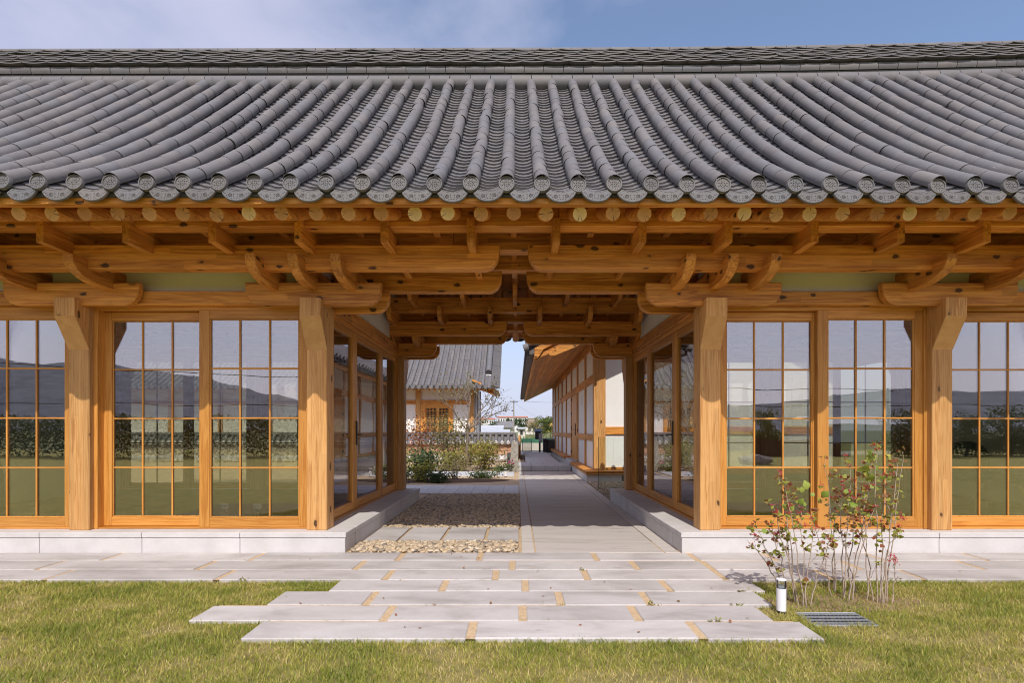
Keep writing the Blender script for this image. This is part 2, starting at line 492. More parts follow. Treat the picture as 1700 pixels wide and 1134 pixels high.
class MB:
    def __init__(s):
        s.v, s.f, s.m, s.t = [], [], [], []
    def add(s, vs, fs, mi=0, tint=0.0):
        n = len(s.v)
        s.v += [tuple(p) for p in vs]
        for q in fs:
            s.f.append(tuple(i + n for i in q))
            s.m.append(mi)
            s.t.append(tint)
    def prism(s, poly, axis, a0, a1, c=0.004, mi=0, mcap=None, tint=0.0):
        """extrude a 2-D polygon (counter-clockwise or not) along an axis with chamfered rims"""
        n = len(poly)
        ar = sum(poly[i][0] * poly[(i + 1) % n][1] - poly[(i + 1) % n][0] * poly[i][1] for i in range(n))
        if ar < 0:
            poly = poly[::-1]
        ins = []
        for i in range(n):
            p0, p1, p2 = Vector(poly[i - 1]), Vector(poly[i]), Vector(poly[(i + 1) % n])
            e1, e2 = (p1 - p0), (p2 - p1)
            n1 = Vector((-e1.y, e1.x)); n2 = Vector((-e2.y, e2.x))
            n1.normalize(); n2.normalize()
            b = n1 + n2
            if b.length < 1e-6: b = n1
            b.normalize()
            d = c / max(0.4, b.dot(n1))
            ins.append(tuple(p1 + b * d))
        def to3(p, a):
            if axis == 'x': return (a, p[0], p[1])
            if axis == 'y': return (p[0], a, p[1])
            return (p[0], p[1], a)
        if a1 < a0: a0, a1 = a1, a0
        rings = [(ins, a0), (poly, a0 + c), (poly, a1 - c), (ins, a1)] if c > 0 else [(poly, a0), (poly, a1)]
        vs = [to3(p, a) for pl, a in rings for p in pl]
        flip = axis == 'y'
        def fx(q): return tuple(reversed(q)) if flip else tuple(q)
        fs = []
        for r in range(len(rings) - 1):
            for i in range(n):
                j = (i + 1) % n
                fs.append(fx((r * n + i, r * n + j, (r + 1) * n + j, (r + 1) * n + i)))
        s.add(vs, fs, mi, tint)
        base = len(s.v) - len(vs)
        caps = [fx(tuple(reversed(range(n)))), fx(tuple(range((len(rings) - 1) * n, len(rings) * n)))]
        for q in caps:
            s.f.append(tuple(i + base for i in q)); s.m.append(mi if mcap is None else mcap); s.t.append(tint)
        return s
    def box(s, x0, x1, y0, y1, z0, z1, c=0.004, mi=0, tint=0.0):
        if x1 < x0: x0, x1 = x1, x0
        if y1 < y0: y0, y1 = y1, y0
        if z1 < z0: z0, z1 = z1, z0
        c = min(c, 0.3 * min(x1 - x0, y1 - y0, z1 - z0))
        # chamfered box = prism with chamfered profile
        a, b = x1 - x0, y1 - y0
        if c <= 0:
            return s.prism([(x0, y0), (x1, y0), (x1, y1), (x0, y1)], 'z', z0, z1, 0, mi, None, tint)
        p = [(x0 + c, y0), (x1 - c, y0), (x1, y0 + c), (x1, y1 - c), (x1 - c, y1), (x0 + c, y1), (x0, y1 - c), (x0, y0 + c)]
        return s.prism(p, 'z', z0, z1, c, mi, None, tint)
    def cyl(s, p0, p1, r0, r1=None, n=12, caps=True, mi=0, mcap=None, tint=0.0):
        r1 = r0 if r1 is None else r1
        p0, p1 = Vector(p0), Vector(p1)
        d = (p1 - p0).normalized()
        u = d.orthogonal().normalized() if abs(d.z) > 0.99 else d.cross(Vector((0, 0, 1))).normalized()
        w = u.cross(d)
        vs = []
        for p, r in ((p0, r0), (p1, r1)):
            for i in range(n):
                a = 2 * math.pi * i / n
                vs.append(p + u * (r * math.cos(a)) + w * (r * math.sin(a)))
        fs = [(i, n + i, n + (i + 1) % n, (i + 1) % n) for i in range(n)]
        b = len(s.v)
        s.add(vs, fs, mi, tint)
        if caps:
            for q in (tuple(range(n)), tuple(reversed(range(n, 2 * n)))):
                s.f.append(tuple(i + b for i in q)); s.m.append(mi if mcap is None else mcap); s.t.append(tint)
        return s
    def tube(s, pts, rads, n=5, mi=0, tint=0.0):
        pts = [Vector(p) for p in pts]
        rings = []
        u = None
        for i, p in enumerate(pts):
            d = (pts[min(i + 1, len(pts) - 1)] - pts[max(i - 1, 0)])
            if d.length < 1e-9: d = Vector((0, 0, 1))
            d.normalize()
            if u is None or abs(u.dot(d)) > 0.95:
                u = d.orthogonal().normalized()
            u = (u - d * u.dot(d)).normalized()
            w = d.cross(u)
            r = rads[i] if hasattr(rads, '__len__') else rads
            rings.append([p + u * (r * math.cos(2 * math.pi * j / n)) + w * (r * math.sin(2 * math.pi * j / n)) for j in range(n)])
        vs = [v for r in rings for v in r]
        fs = []
        for i in range(len(pts) - 1):
            for j in range(n):
                k = (j + 1) % n
                fs.append((i * n + j, i * n + k, (i + 1) * n + k, (i + 1) * n + j))
        fs.append(tuple(reversed(range(n))))
        fs.append(tuple(range((len(pts) - 1) * n, len(pts) * n)))
        s.add(vs, fs, mi, tint)
        return s
    def mesh(s, name, mats, org, smooth=None):
        me = bpy.data.meshes.new(name)
        a = np.array(s.v, dtype=np.float64) - np.array(org)
        me.from_pydata([tuple(p) for p in a], [], s.f)
        if not isinstance(mats, (list, tuple)): mats = [mats]
        for m in mats: me.materials.append(m)
        if len(mats) > 1:
            me.polygons.foreach_set('material_index', s.m)
        if any(s.t):
            at = me.attributes.new('tint', 'FLOAT', 'FACE')
            at.data.foreach_set('value', s.t)
        if smooth:
            me.polygons.foreach_set('use_smooth', [True] * len(me.polygons))
            me.set_sharp_from_angle(angle=math.radians(smooth))
        me.update()
        return me
    def obj(s, name, mats, parent=None, org=None, smooth=None, **tags):
        if org is None:
            a = np.array(s.v)
            org = (a.min(0) + a.max(0)) / 2
            if parent is None: org[2] = a[:, 2].min()
        org = Vector(tuple(float(x) for x in org))
        o = bpy.data.objects.new(name, s.mesh(name, mats, tuple(org), smooth))
        COL.objects.link(o)
        if parent is not None:
            o.parent = parent
            o.location = org - wloc(parent)
        else:
            o.location = org
        WLOC[o.name] = org
        return tag(o, **tags)

def npobj(name, V, Fq, mat, parent=None, tint=None, smooth=False, org=None, **tags):
    """fast object from numpy arrays; Fq is an (m,k) index array"""
    V = np.asarray(V, dtype=np.float64)
    if org is None:
        org = (V.min(0) + V.max(0)) / 2
        org[2] = V[:, 2].min()
    org = np.asarray(org, dtype=np.float64)
    me = bpy.data.meshes.new(name)
    k = Fq.shape[1]
    me.vertices.add(len(V))
    me.vertices.foreach_set('co', (V - org).astype(np.float32).ravel())
    me.loops.add(Fq.size)
    me.loops.foreach_set('vertex_index', Fq.astype(np.int32).ravel())
    me.polygons.add(len(Fq))
    me.polygons.foreach_set('loop_start', np.arange(0, Fq.size, k, dtype=np.int32))
    if tint is not None:
        at = me.attributes.new('tint', 'FLOAT', 'FACE')
        at.data.foreach_set('value', np.asarray(tint, dtype=np.float32))
    me.update(calc_edges=True)
    if smooth:
        me.polygons.foreach_set('use_smooth', [True] * len(me.polygons))
    me.materials.append(mat)
    o = bpy.data.objects.new(name, me)
    COL.objects.link(o)
    org = Vector(tuple(float(x) for x in org))
    if parent is not None:
        o.parent = parent
        o.location = org - wloc(parent)
    else:
        o.location = org
    WLOC[o.name] = org
    return tag(o, **tags)

def sheet(name, x0, x1, y0, y1, z, mat, kind='structure', parent=None, **k):
    m = MB()
    m.add([(x0, y0, z), (x1, y0, z), (x1, y1, z), (x0, y1, z)], [(0, 1, 2, 3)])
    return m.obj(name, mat, parent, kind=kind, **k)

# ------------------------------------------------------------------ ground and terrain
g = MB()
g.add([(-4000, -4000, -0.035), (4000, -4000, -0.035), (4000, 4000, -0.035), (-4000, 4000, -0.035)], [(0, 1, 2, 3)])
g.obj('ground', M_GROUND, kind='structure')
sheet('lawn', -40, 40, -22.0, 1.9, -0.022, M_LAWN)
sheet('lawn', -40, -4.75, 1.9, 4.172, -0.022, M_LAWN)
sheet('lawn', 4.75, 40, 1.9, 4.172, -0.022, M_LAWN)
sheet('lawn_bed', -4.75, 4.75, 1.9, 4.172, -0.022, simple('thatch_under_grass', (0.14, 0.12, 0.04), (0.29, 0.24, 0.085), 12.0, 0.95, 0.8, 90, detail=8.0))
sheet('garden_soil', -26, 0.05, 8.9, 24.0, -0.012, M_SOIL)
sheet('courtyard_ground', 1.5, 14, 9.0, 12.4, -0.016, M_SOIL)

# hills behind the viewer, seen in the glass
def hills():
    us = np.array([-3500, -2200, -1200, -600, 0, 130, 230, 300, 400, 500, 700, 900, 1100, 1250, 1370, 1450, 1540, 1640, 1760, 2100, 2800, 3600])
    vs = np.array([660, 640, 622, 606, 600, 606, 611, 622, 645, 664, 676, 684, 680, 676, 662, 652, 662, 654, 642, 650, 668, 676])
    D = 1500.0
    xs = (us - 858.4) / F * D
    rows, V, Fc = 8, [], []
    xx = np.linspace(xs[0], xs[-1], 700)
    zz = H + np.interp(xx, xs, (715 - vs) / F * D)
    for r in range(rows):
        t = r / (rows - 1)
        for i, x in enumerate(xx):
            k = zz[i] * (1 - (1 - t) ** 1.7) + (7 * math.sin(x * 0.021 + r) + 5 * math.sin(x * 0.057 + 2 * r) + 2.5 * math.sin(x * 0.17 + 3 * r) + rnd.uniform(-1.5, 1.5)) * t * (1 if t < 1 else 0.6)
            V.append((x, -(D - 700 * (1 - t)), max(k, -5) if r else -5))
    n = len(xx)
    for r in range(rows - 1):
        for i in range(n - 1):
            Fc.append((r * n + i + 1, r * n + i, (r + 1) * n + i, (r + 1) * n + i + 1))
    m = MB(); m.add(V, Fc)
    m.obj('hills', simple('haze_tinted_wooded_hills', (0.085, 0.098, 0.130), (0.160, 0.175, 0.215), 0.03, 0.95, detail=9.0, lo=0.36, hi=0.64), kind='structure', smooth=60)  # forest colour blued and lightened in place of distance haze
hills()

# ------------------------------------------------------------------ paving
RY = [(4.79, 5.078), (4.476, 4.772), (4.17, 4.458), (3.873, 4.152), (3.566, 3.855), (3.272, 3.548), (2.989, 3.254)]
RJ = [[-6.3, -5.0, -3.68, -2.37, -1.06, -0.337, 0.709, 1.60, 2.30, 3.25, 4.16, 5.6],
      [-6.6, -5.3, -3.97, -2.65, -1.34, -0.04, 1.0, 1.62, 2.85, 3.87, 5.2],
      [-6.2, -4.95, -3.64, -2.32, -1.02, -0.17, 0.545, 1.61, 2.44, 3.14, 4.45, 5.7],
      [-0.54, 0.06, 1.1], [-1.0, 0.29, 0.88], [-0.81, 0.035, 0.74], [-0.26, 1.03]]
RE = [(-8.3, 8.3)] * 3 + [(-1.35, 1.773), (-1.65, 1.683), (-1.986, 1.548), (-1.525, 1.696)]
paving = thing('stone_paving', None, None, (0, 4.0, 0), kind='structure')
SLABS = []
for (y0, y1), js, (xa, xb) in zip(RY, RJ, RE):
    e = [xa] + js + [xb]
    for i in range(len(e) - 1):
        gp = 0.025 if len(js) < 10 or abs(e[i]) < 3 else 0.02
        a = e[i] + (gp if i else 0)
        b = e[i + 1] - (gp if i < len(e) - 2 else 0)
        z = rnd.uniform(0.0, 0.005)
        jy = rnd.uniform(-0.004, 0.004)
        MB().box(a, b, y0 + jy, y1 + jy, -0.07, z, 0.006).obj('paving_slab', M_PAVE, paving)
        SLABS.append((a, b, y0, y1))

sheet('sand_bed', -8.5, 8.5, 4.175, 5.6, -0.004, M_SAND)
for (y0, y1), (xa, xb) in list(zip(RY, RE))[3:]:
    sheet('sand_bed', xa + 0.03, xb - 0.03, y0 + 0.004, y1 + 0.024, -0.005, M_SAND)

path = thing('passage_path', None, None, (0.8, 5.1, 0), kind='structure')
y = 5.10
ey = [5.10, 7.25, 9.4, 11.5, 13.5, 15.38]
for i in range(5):
    MB().box(0.046, 0.166, ey[i], ey[i + 1] - 0.004, -0.06, 0.0, 0.003).obj('border_strip', M_PATH, path)
    MB().box(0.180, 1.385, ey[i], ey[i + 1] - 0.004, -0.06, -0.001, 0.003).obj('path_slab', M_PATH, path)
    MB().box(1.397, 1.532, ey[i], ey[i + 1] - 0.004, -0.06, 0.0, 0.003).obj('border_strip', M_PATH, path)
sheet('path_joint_bed', 0.03, 1.54, 5.05, 15.4, -0.011, M_SAND)
upper = thing('raised_walk', None, None, (0.8, 15.4, 0), kind='structure')
xs = [0.046, 0.42, 0.80, 1.17, 1.53]
for i in range(4):
    MB().box(xs[i], xs[i + 1] - 0.008, 15.4, 17.2, 0.0, 0.145, 0.006).obj('step_slab', M_COOL, upper)
for i in range(4):
    MB().box(0.30, 1.35, 17.21 + 2.0 * i, 19.2 + 2.0 * i, 0.0, 0.143, 0.004).obj('walk_slab', M_COOL, upper)

stepr = thing('stepping_slabs', None, None, (-0.8, 5.95, 0), kind='structure')
for a, b in ((-1.59, -1.255), (-1.222, -0.805), (-0.772, -0.350), (-0.316, 0.018)):
    MB().box(a, b, 5.60, 6.36, -0.05, 0.012, 0.006).obj('stepping_slab', M_PAVE, stepr)
sheet('passage_sand', -1.61, 0.044, 5.08, 9.84, -0.013, M_SAND)

cross = thing('cross_path', None, None, (-2, 10.6, 0), kind='structure')
x = 0.03
while x > -4.5:
    MB().box(x - 0.29, x, 9.86, 11.38, -0.04, 0.002, 0.004).obj('path_slab', M_COOL, cross)
    x -= 0.296
gp_ = thing('garden_stepping_path', None, None, (-1.5, 14.4, 0), kind='structure')
x = -0.08
while x > -4.2:
    w = rnd.uniform(0.45, 0.6)
    MB().box(x - w + 0.03, x, 13.7, 15.1, -0.03, 0.012, 0.006).obj('stepping_slab', M_COOL, gp_)
    x -= w

# pebbles
ICO_V, ICO_F = None, None
def ico():
    p = (1 + 5 ** 0.5) / 2
    v = np.array([(-1, p, 0), (1, p, 0), (-1, -p, 0), (1, -p, 0), (0, -1, p), (0, 1, p), (0, -1, -p), (0, 1, -p), (p, 0, -1), (p, 0, 1), (-p, 0, -1), (-p, 0, 1)], float)
    v /= np.linalg.norm(v[0])
    f = [(0, 11, 5), (0, 5, 1), (0, 1, 7), (0, 7, 10), (0, 10, 11), (1, 5, 9), (5, 11, 4), (11, 10, 2), (10, 7, 6), (7, 1, 8), (3, 9, 4), (3, 4, 2), (3, 2, 6), (3, 6, 8), (3, 8, 9), (4, 9, 5), (2, 4, 11), (6, 2, 10), (8, 6, 7), (9, 8, 1)]
    # one subdivision
    vs = [tuple(x) for x in v]; cache = {}; nf = []
    def mid(a, b):
        kk = (min(a, b), max(a, b))
        if kk not in cache:
            q = (np.array(vs[a]) + np.array(vs[b])); q /= np.linalg.norm(q)
            vs.append(tuple(q)); cache[kk] = len(vs) - 1
        return cache[kk]
    for a, b, c in f:
        ab, bc, ca = mid(a, b), mid(b, c), mid(c, a)
        nf += [(a, ab, ca), (b, bc, ab), (c, ca, bc), (ab, bc, ca)]
    return v, np.array(f), np.array(vs), np.array(nf)
I0V, I0F, I1V, I1F = ico()

def pebbles(name, areas, size, label, layers=2, hi=True, flat=0.55, tintrange=(0, 1)):
    Vb, Fb = (I1V, I1F) if hi else (I0V, I0F)
    Vs, Fs, T = [], [], []
    n = 0
    for (x0, x1, y0, y1, z) in areas:
        for layer in range(layers):
            st = size * 1.02
            xx = np.arange(x0 + st / 2, x1 - st / 3, st)
            yy = np.arange(y0 + st / 2, y1 - st / 3, st)
            for yv in yy:
                for xv in xx:
                    r = size * npr.uniform(0.38, 0.72, 3)
                    r[2] *= flat
                    a = npr.uniform(0, 6.28)
                    q = Vb * (1 + npr.uniform(-0.14, 0.14, (len(Vb), 1))) * r
                    c, s_ = math.cos(a), math.sin(a)
                    tl = npr.uniform(-0.35, 0.35)
                    q = np.stack([q[:, 0] * c - q[:, 1] * s_, q[:, 0] * s_ + q[:, 1] * c, q[:, 2] + q[:, 0] * tl], 1)
                    px = min(max(xv + npr.uniform(-0.5, 0.5) * st, x0 + 0.4 * size), x1 - 0.4 * size)
                    q += (px, min(max(yv + npr.uniform(-0.5, 0.5) * st, y0 + 0.4 * size), y1 - 0.4 * size), z + layer * size * 0.28 + r[2] * 0.2)
                    Vs.append(q); Fs.append(Fb + n); n += len(Vb)
                    T.append(np.full(len(Fb), npr.uniform(*tintrange)))
    return npobj(name, np.concatenate(Vs), np.concatenate(Fs), M_PEB, None, np.concatenate(T), True, kind='stuff', label=label, cat='gravel')
pebbles('pebble_strip', [(-1.58, 0.04, 5.09, 5.585, 0.0)], 0.050, 'sunlit strip of cream river pebbles at the passage mouth', 2, True)
pebbles('gravel_bed', [(-1.60, 0.04, 6.38, 9.84, 0.0)], 0.046, 'brown shaded gravel bed between left plinth and passage path', 1, True, tintrange=(0, 0.85))
pebbles('pebble_margin', [(1.545, 2.6, 9.05, 12.1, 0.0), (1.36, 1.53, 17.4, 24.5, 0.02), (0.06, 0.28, 17.4, 24.5, 0.02)], 0.055, 'grey brown pebbles beside the glass railing and the right hand house', 1, False, tintrange=(0, 0.6))

# ------------------------------------------------------------------ the long hanok
hanok = thing('hanok', 'long timber hanok with grey tiled roof and glazed rooms either side of an open passage', 'house', (0, 7.07, 0))
COLX = [-6.48, -4.203, -1.922, 1.855, 4.08, 6.31]
FY, BY = 5.2, 8.736            # front faces of the two column rows
ZP = 0.19                      # plinth top
def mir(y): return 14.136 - y

# stone plinths either side of the passage
for sx, (xa, xb) in ((-1, (-7.2, -1.605)), (1, (1.538, 7.2))):
    bl, br = (xa, xb)
    # front row of capstones and plinth stones
    joints = [-7.2, -5.85, -4.52, -3.13, -1.605] if sx < 0 else [1.538, 2.43, 3.96, 5.3, 7.2]
    if sx < 0: joints = [-7.2, -5.6, -4.48, -3.52, -2.60, -1.605]
    for a, b in zip(joints[:-1], joints[1:]):
        ga = 0.002 if a != joints[0] else 0
        gb = 0.002 if b != joints[-1] else 0
        MB().box(a + ga, b - gb, 5.078, 5.42, 0.142, ZP, 0.004).obj('capstone', M_GRAN, hanok)
        MB().box(a + ga + (0.008 if a == 1.538 else 0), b - gb - (0.008 if b == -1.605 else 0), 5.084, 5.40, -0.05, 0.139, 0.004).obj('plinth_stone', M_GRAN, hanok)
    # passage side row
    ys = [5.424, 6.6, 7.8, 8.975]
    for a, b in zip(ys[:-1], ys[1:]):
        if sx < 0:
            MB().box(-2.2, xb, a, b - 0.003, 0.142, ZP, 0.004).obj('capstone', M_GRAN, hanok)
            MB().box(-2.2, xb - 0.006, a, b - 0.003, -0.05, 0.139, 0.004).obj('plinth_stone', M_GRAN, hanok)
        else:
            MB().box(xa, 2.2, a, b - 0.003, 0.142, ZP, 0.004).obj('capstone', M_GRAN, hanok)
            MB().box(xa + 0.006, 2.2, a, b - 0.003, -0.05, 0.139, 0.004).obj('plinth_stone', M_GRAN, hanok)
    # rear and floor
    fx0, fx1 = (xa, -2.2) if sx < 0 else (2.2, xb)
    MB().box(fx0, fx1, 8.80, 8.975, -0.05, ZP, 0.004).obj('capstone', M_GRAN, hanok)
    MB().box(fx0, fx1, 5.43, 8.79, 0.10, 0.196, 0).obj('floor', M_FLOOR, hanok)
    MB().box(*((-6.9, -1.99) if sx < 0 else (1.93, 6.9)), 5.45, 8.70, 2.72, 2.76, 0).obj('ceiling', M_CEIL, hanok)
    MB().box(*((-6.75, -6.6) if sx < 0 else (6.45, 6.6)), 5.3, 8.85, 0.19, 3.2, 0).obj('end_wall', M_PLASTER, hanok)

M_CORB = simple('corbel_end_grain', (0.50, 0.255, 0.085), (0.60, 0.335, 0.13), 11.0, 0.65, detail=6.0, speck=(70.0, 0.35), objrand=0.15)
# columns with their corbels
def column(cx, front):
    w = 0.0985
    c = MB()
    f = (lambda y: y) if front else mir
    c.box(cx - w, cx + w, f(FY), f(FY + 0.2), ZP, 2.36, 0.006)
    o = c.obj('column', WZ, hanok)
    k = MB()
    prof = [(f(5.03), 2.384), (f(5.03), 2.216), (f(FY - 0.001), 1.923), (f(FY - 0.001), 2.384)]
    k.prism(prof, 'x', cx - w - 0.001, cx + w + 0.001, 0.005)
    kb = k.obj('corbel', [WZ, M_CORB], o)
    for pg in kb.data.polygons:
        pg.material_index = 1 if pg.normal.z < -0.3 else 0
for cx in COLX:
    column(cx, True)
    column(cx, False)

def nose(poly_x0, poly_x1, z0, z1, rx, rz, ends=(True, True), n=7):
    """side profile of a beam whose lower corners are rounded"""
    p = [(poly_x0, z1), (poly_x1, z1)]
    if ends[1]:
        for i in range(n + 1):
            a = math.pi / 2 * i / n
            p.append((poly_x1 - rx + rx * math.cos(a), z0 + rz - rz * math.sin(a)))
    else:
        p.append((poly_x1, z0))
    if ends[0]:
        for i in range(n + 1):
            a = math.pi / 2 * (1 - i / n)
            p.append((poly_x0 + rx - rx * math.cos(a), z0 + rz - rz * math.sin(a)))
    else:
        p.append((poly_x0, z0))
    return p

# bracket beams on the columns
for cx in COLX:
    for ya, yb in ((5.10, 5.175), (5.44, 5.515), (8.62, 8.695), (8.96, 9.035)):
        MB().prism(nose(cx - 0.638, cx + 0.638, 2.328, 2.543, 0.145, 0.15), 'y', ya, yb, 0.007).obj('bracket_beam', WX, hanok)
# long bracket tie beams with rounded ends over the passage
for ya, yb in ((4.80, 4.93), (5.60, 5.72), (8.16, 8.28), (8.96, 9.08)):
    MB().prism(nose(-7.3, -0.157, 2.584, 2.797, 0.135, 0.165, (False, True)), 'y', ya, yb, 0.007).obj('tie_beam', WX, hanok)
    MB().prism(nose(0.098, 7.3, 2.584, 2.797, 0.135, 0.165, (True, False)), 'y', ya, yb, 0.007).obj('tie_beam', WX, hanok)
# wall plate beams and purlins
for ya, yb in ((5.11, 5.27), (8.50, 8.66)):
    for a, b in ((-7.3, -4.2), (-4.198, -0.6), (-0.598, 3.2), (3.202, 7.3)):
        MB().box(a, b, ya, yb, 2.852, 3.05, 0.006).obj('wall_plate', WX, hanok)
for ya, yb in ((4.56, 4.72), (5.80, 5.95), (7.85, 8.0), (9.32, 9.48)):
    for a, b in ((-7.3, -3.6), (-3.598, 0.35), (0.352, 4.3), (4.302, 7.3)):
        MB().box(a, b, ya, yb, 2.868, 3.077, 0.007).obj('purlin', WX, hanok)
# lintels over the glazing
for a, b in zip(COLX[:2] + COLX[3:5], COLX[1:3] + COLX[4:]):
    for ya in (5.20, 8.80):
        MB().box(a + 0.1 if False else a, b, ya + 0.001, ya + 0.13, 2.357, 2.489, 0.006).obj('lintel', WX, hanok)
for xa, xb in ((-1.985, -1.885), (1.83, 1.93)):
    ys = [5.33, 6.2, 7.1, 7.9, 8.80]
    for a, b in zip(ys[:-1], ys[1:]):
        MB().box(xa, xb, a, b - 0.002, 2.375, 2.52, 0.005).obj('lintel', WY, hanok)
# plaster panels above the lintels
for xa, xb in ((-7.0, -1.99), (1.93, 7.0)):
    for ya in (5.275, 8.74):
        MB().box(xa, xb, ya, ya + 0.05, 2.489, 3.16, 0).obj('plaster_panel', M_PLASTER, hanok)
for xa, xb in ((-1.97, -1.92), (1.865, 1.915)):
    MB().box(xa, xb, 5.33, 8.735, 2.521, 3.3, 0).obj('plaster_panel', M_PLASTER, hanok)

# straight bracket arms carrying the purlins
AX = [-0.03 + 0.7155 * (i - 9.5) for i in range(20)]
def arm(x, y0, y1, z0, z1, w, nose0, nose1, name='bracket_arm', rx=0.13):
    p = nose(y0, y1, z0, z1, rx, min(0.16, (z1 - z0) * 0.85), (nose0, nose1), 5)
    return MB().prism(p, 'x', x - w / 2, x + w / 2, 0.005).obj(name, WY, hanok)
for x in AX:
    if abs(x) < 5.6:
        arm(x, 4.50, 6.06, 2.714, 2.916, 0.064, False, True)
        arm(x, 7.66, 9.66, 2.714, 2.916, 0.064, True, False)
for i in range(19):
    x = (AX[i] + AX[i + 1]) / 2
    if abs(x) < 5.2:
        arm(x, 4.94, 6.60, 2.972, 3.16, 0.06, False, True)
        arm(x, 7.30, 9.2, 2.93, 3.13, 0.06, True, False)
# ox-tongue arms on the bracket beams
for cx in COLX:
    for dx in ((-0.365, 0.0, 0.365) if abs(cx) < 2 else (-0.36, 0.36)):
        w = 0.088
        def tongue(f):
            p = [(f(4.63), 2.662), (f(4.63), 2.632)]
            for i in range(1, 9):
                a = math.pi / 2 * i / 8
                p.append((f(4.63 + 0.33 * (1 - math.cos(a))), 2.632 - 0.162 * math.sin(a)))
            p += [(f(5.0), 2.468)]
            for i in range(0, 8):
                a = math.pi / 2 * (1 - i / 8)
                p.append((f(5.97 - 0.33 * (1 - math.cos(a))), 2.632 - 0.162 * math.sin(a)))
            p += [(f(5.97), 2.632), (f(5.97), 2.662)]
            return p
        MB().prism(tongue(lambda v: v), 'x', cx + dx - w / 2, cx + dx + w / 2, 0.006).obj('tongue_arm', WY, hanok)
        MB().prism(tongue(mir), 'x', cx + dx - w / 2, cx + dx + w / 2, 0.006).obj('tongue_arm', WY, hanok)

# rafters: round logs, and the deck they carry
RS = 0.40
def rafter_mesh(sgn):
    m = MB()
    L = 2.75
    n = 18
    cs = math.cos(math.atan(RS)); sn = math.sin(math.atan(RS))
    d = Vector((0, sgn * cs, sn)); u = Vector((1, 0, 0)); w = Vector((0, -sgn * sn, cs))
    rg = [(0.0, 0.0525), (0.006, 0.0565), (0.6, 0.057), (1.5, 0.056), (L, 0.058)]
    vs = [d * s + u * (r * math.cos(2 * math.pi * i / n)) + w * (r * math.sin(2 * math.pi * i / n)) for s, r in rg for i in range(n)]
    fs = []
    for k in range(len(rg) - 1):
        for i in range(n):
            j = (i + 1) % n
            q = (k * n + i, k * n + j, (k + 1) * n + j, (k + 1) * n + i)
            fs.append(q if sgn < 0 else tuple(reversed(q)))
    m.add(vs, fs, 0)
    cap = tuple(range(n)) if sgn > 0 else tuple(reversed(range(n)))
    m.f.append(cap); m.m.append(1); m.t.append(0)
    return m.mesh('rafter', [WY, M_END], (0, 0, 0), 40)
RM = {1: rafter_mesh(1), -1: rafter_mesh(-1)}
for sgn, y0 in ((1, 4.08), (-1, 9.72)):
    nr = 22 if sgn > 0 else 18
    for i in range(-nr, nr + 1):
        o = bpy.data.objects.new('rafter', RM[sgn])
        COL.objects.link(o)
        o.parent = hanok
        p = Vector((-0.0277 + 0.2484 * i + rnd.uniform(-0.006, 0.006), y0 + rnd.uniform(-0.012, 0.012), 2.784 + rnd.uniform(-0.004, 0.004)))
        o.location = p - wloc(hanok)
        o.rotation_euler = (0, 0, rnd.uniform(-0.004, 0.004))
        WLOC[o.name] = p
def deck(sgn, y0, nb=14):
    for i in range(nb):
        s0, s1 = i * 2.86 / nb, (i + 1) * 2.86 / nb - 0.003
        m = MB()
        z0 = 2.8475
        pr = [(y0 + sgn * s0, z0 + RS * s0), (y0 + sgn * s1, z0 + RS * s1), (y0 + sgn * s1, z0 + 0.03 + RS * s1), (y0 + sgn * s0, z0 + 0.03 + RS * s0)]
        m.prism(pr, 'x', -7.5, 7.5, 0.002).obj('deck_board', WX, hanok)
deck(1, 4.075)
deck(-1, 9.725)
for a, b in ((-7.5, -3.2), (-3.198, 0.9), (0.902, 4.6), (4.602, 7.5)):
    MB().box(a, b, 4.0, 4.07, 2.822, 2.872, 0.005).obj('fascia_board', WX, hanok)
    MB().box(a, b, 3.99, 4.068, 2.8725, 2.915, 0.004).obj('eave_bedding', M_CLAY, hanok)
    MB().box(a, b, 9.73, 9.80, 2.822, 2.925, 0.005).obj('fascia_board', WX, hanok)

# ---------------------------------------------------------------- roof
PY = np.array([3.93, 4.345, 4.80, 5.356, 6.25, 6.98])
PZ = np.array([2.94, 3.245, 3.585, 4.06, 4.915, 5.62])
pc = np.polyfit(PY, PZ, 3)
YY = np.linspace(3.93, 6.98, 400)
ZZ = np.polyval(pc, YY)
SS = np.concatenate([[0], np.cumsum(np.hypot(np.diff(YY), np.diff(ZZ)))])
SLEN = SS[-1]
def dzr(x): return 0.0022 * x * x if x > 0 else 0.0024 * x
def dze(x): return -0.004 * x
def prof(s, x):
    y = float(np.interp(s, SS, YY)); z = float(np.interp(s, SS, ZZ))
    t = (y - 3.93) / 3.05
    return y, z + t * dzr(x) + (1 - t) * dze(x)
def slope(s, x):
    a, b = prof(max(s - 0.05, 0), x), prof(min(s + 0.05, SLEN), x)
    return math.atan2(b[1] - a[1], b[0] - a[0])

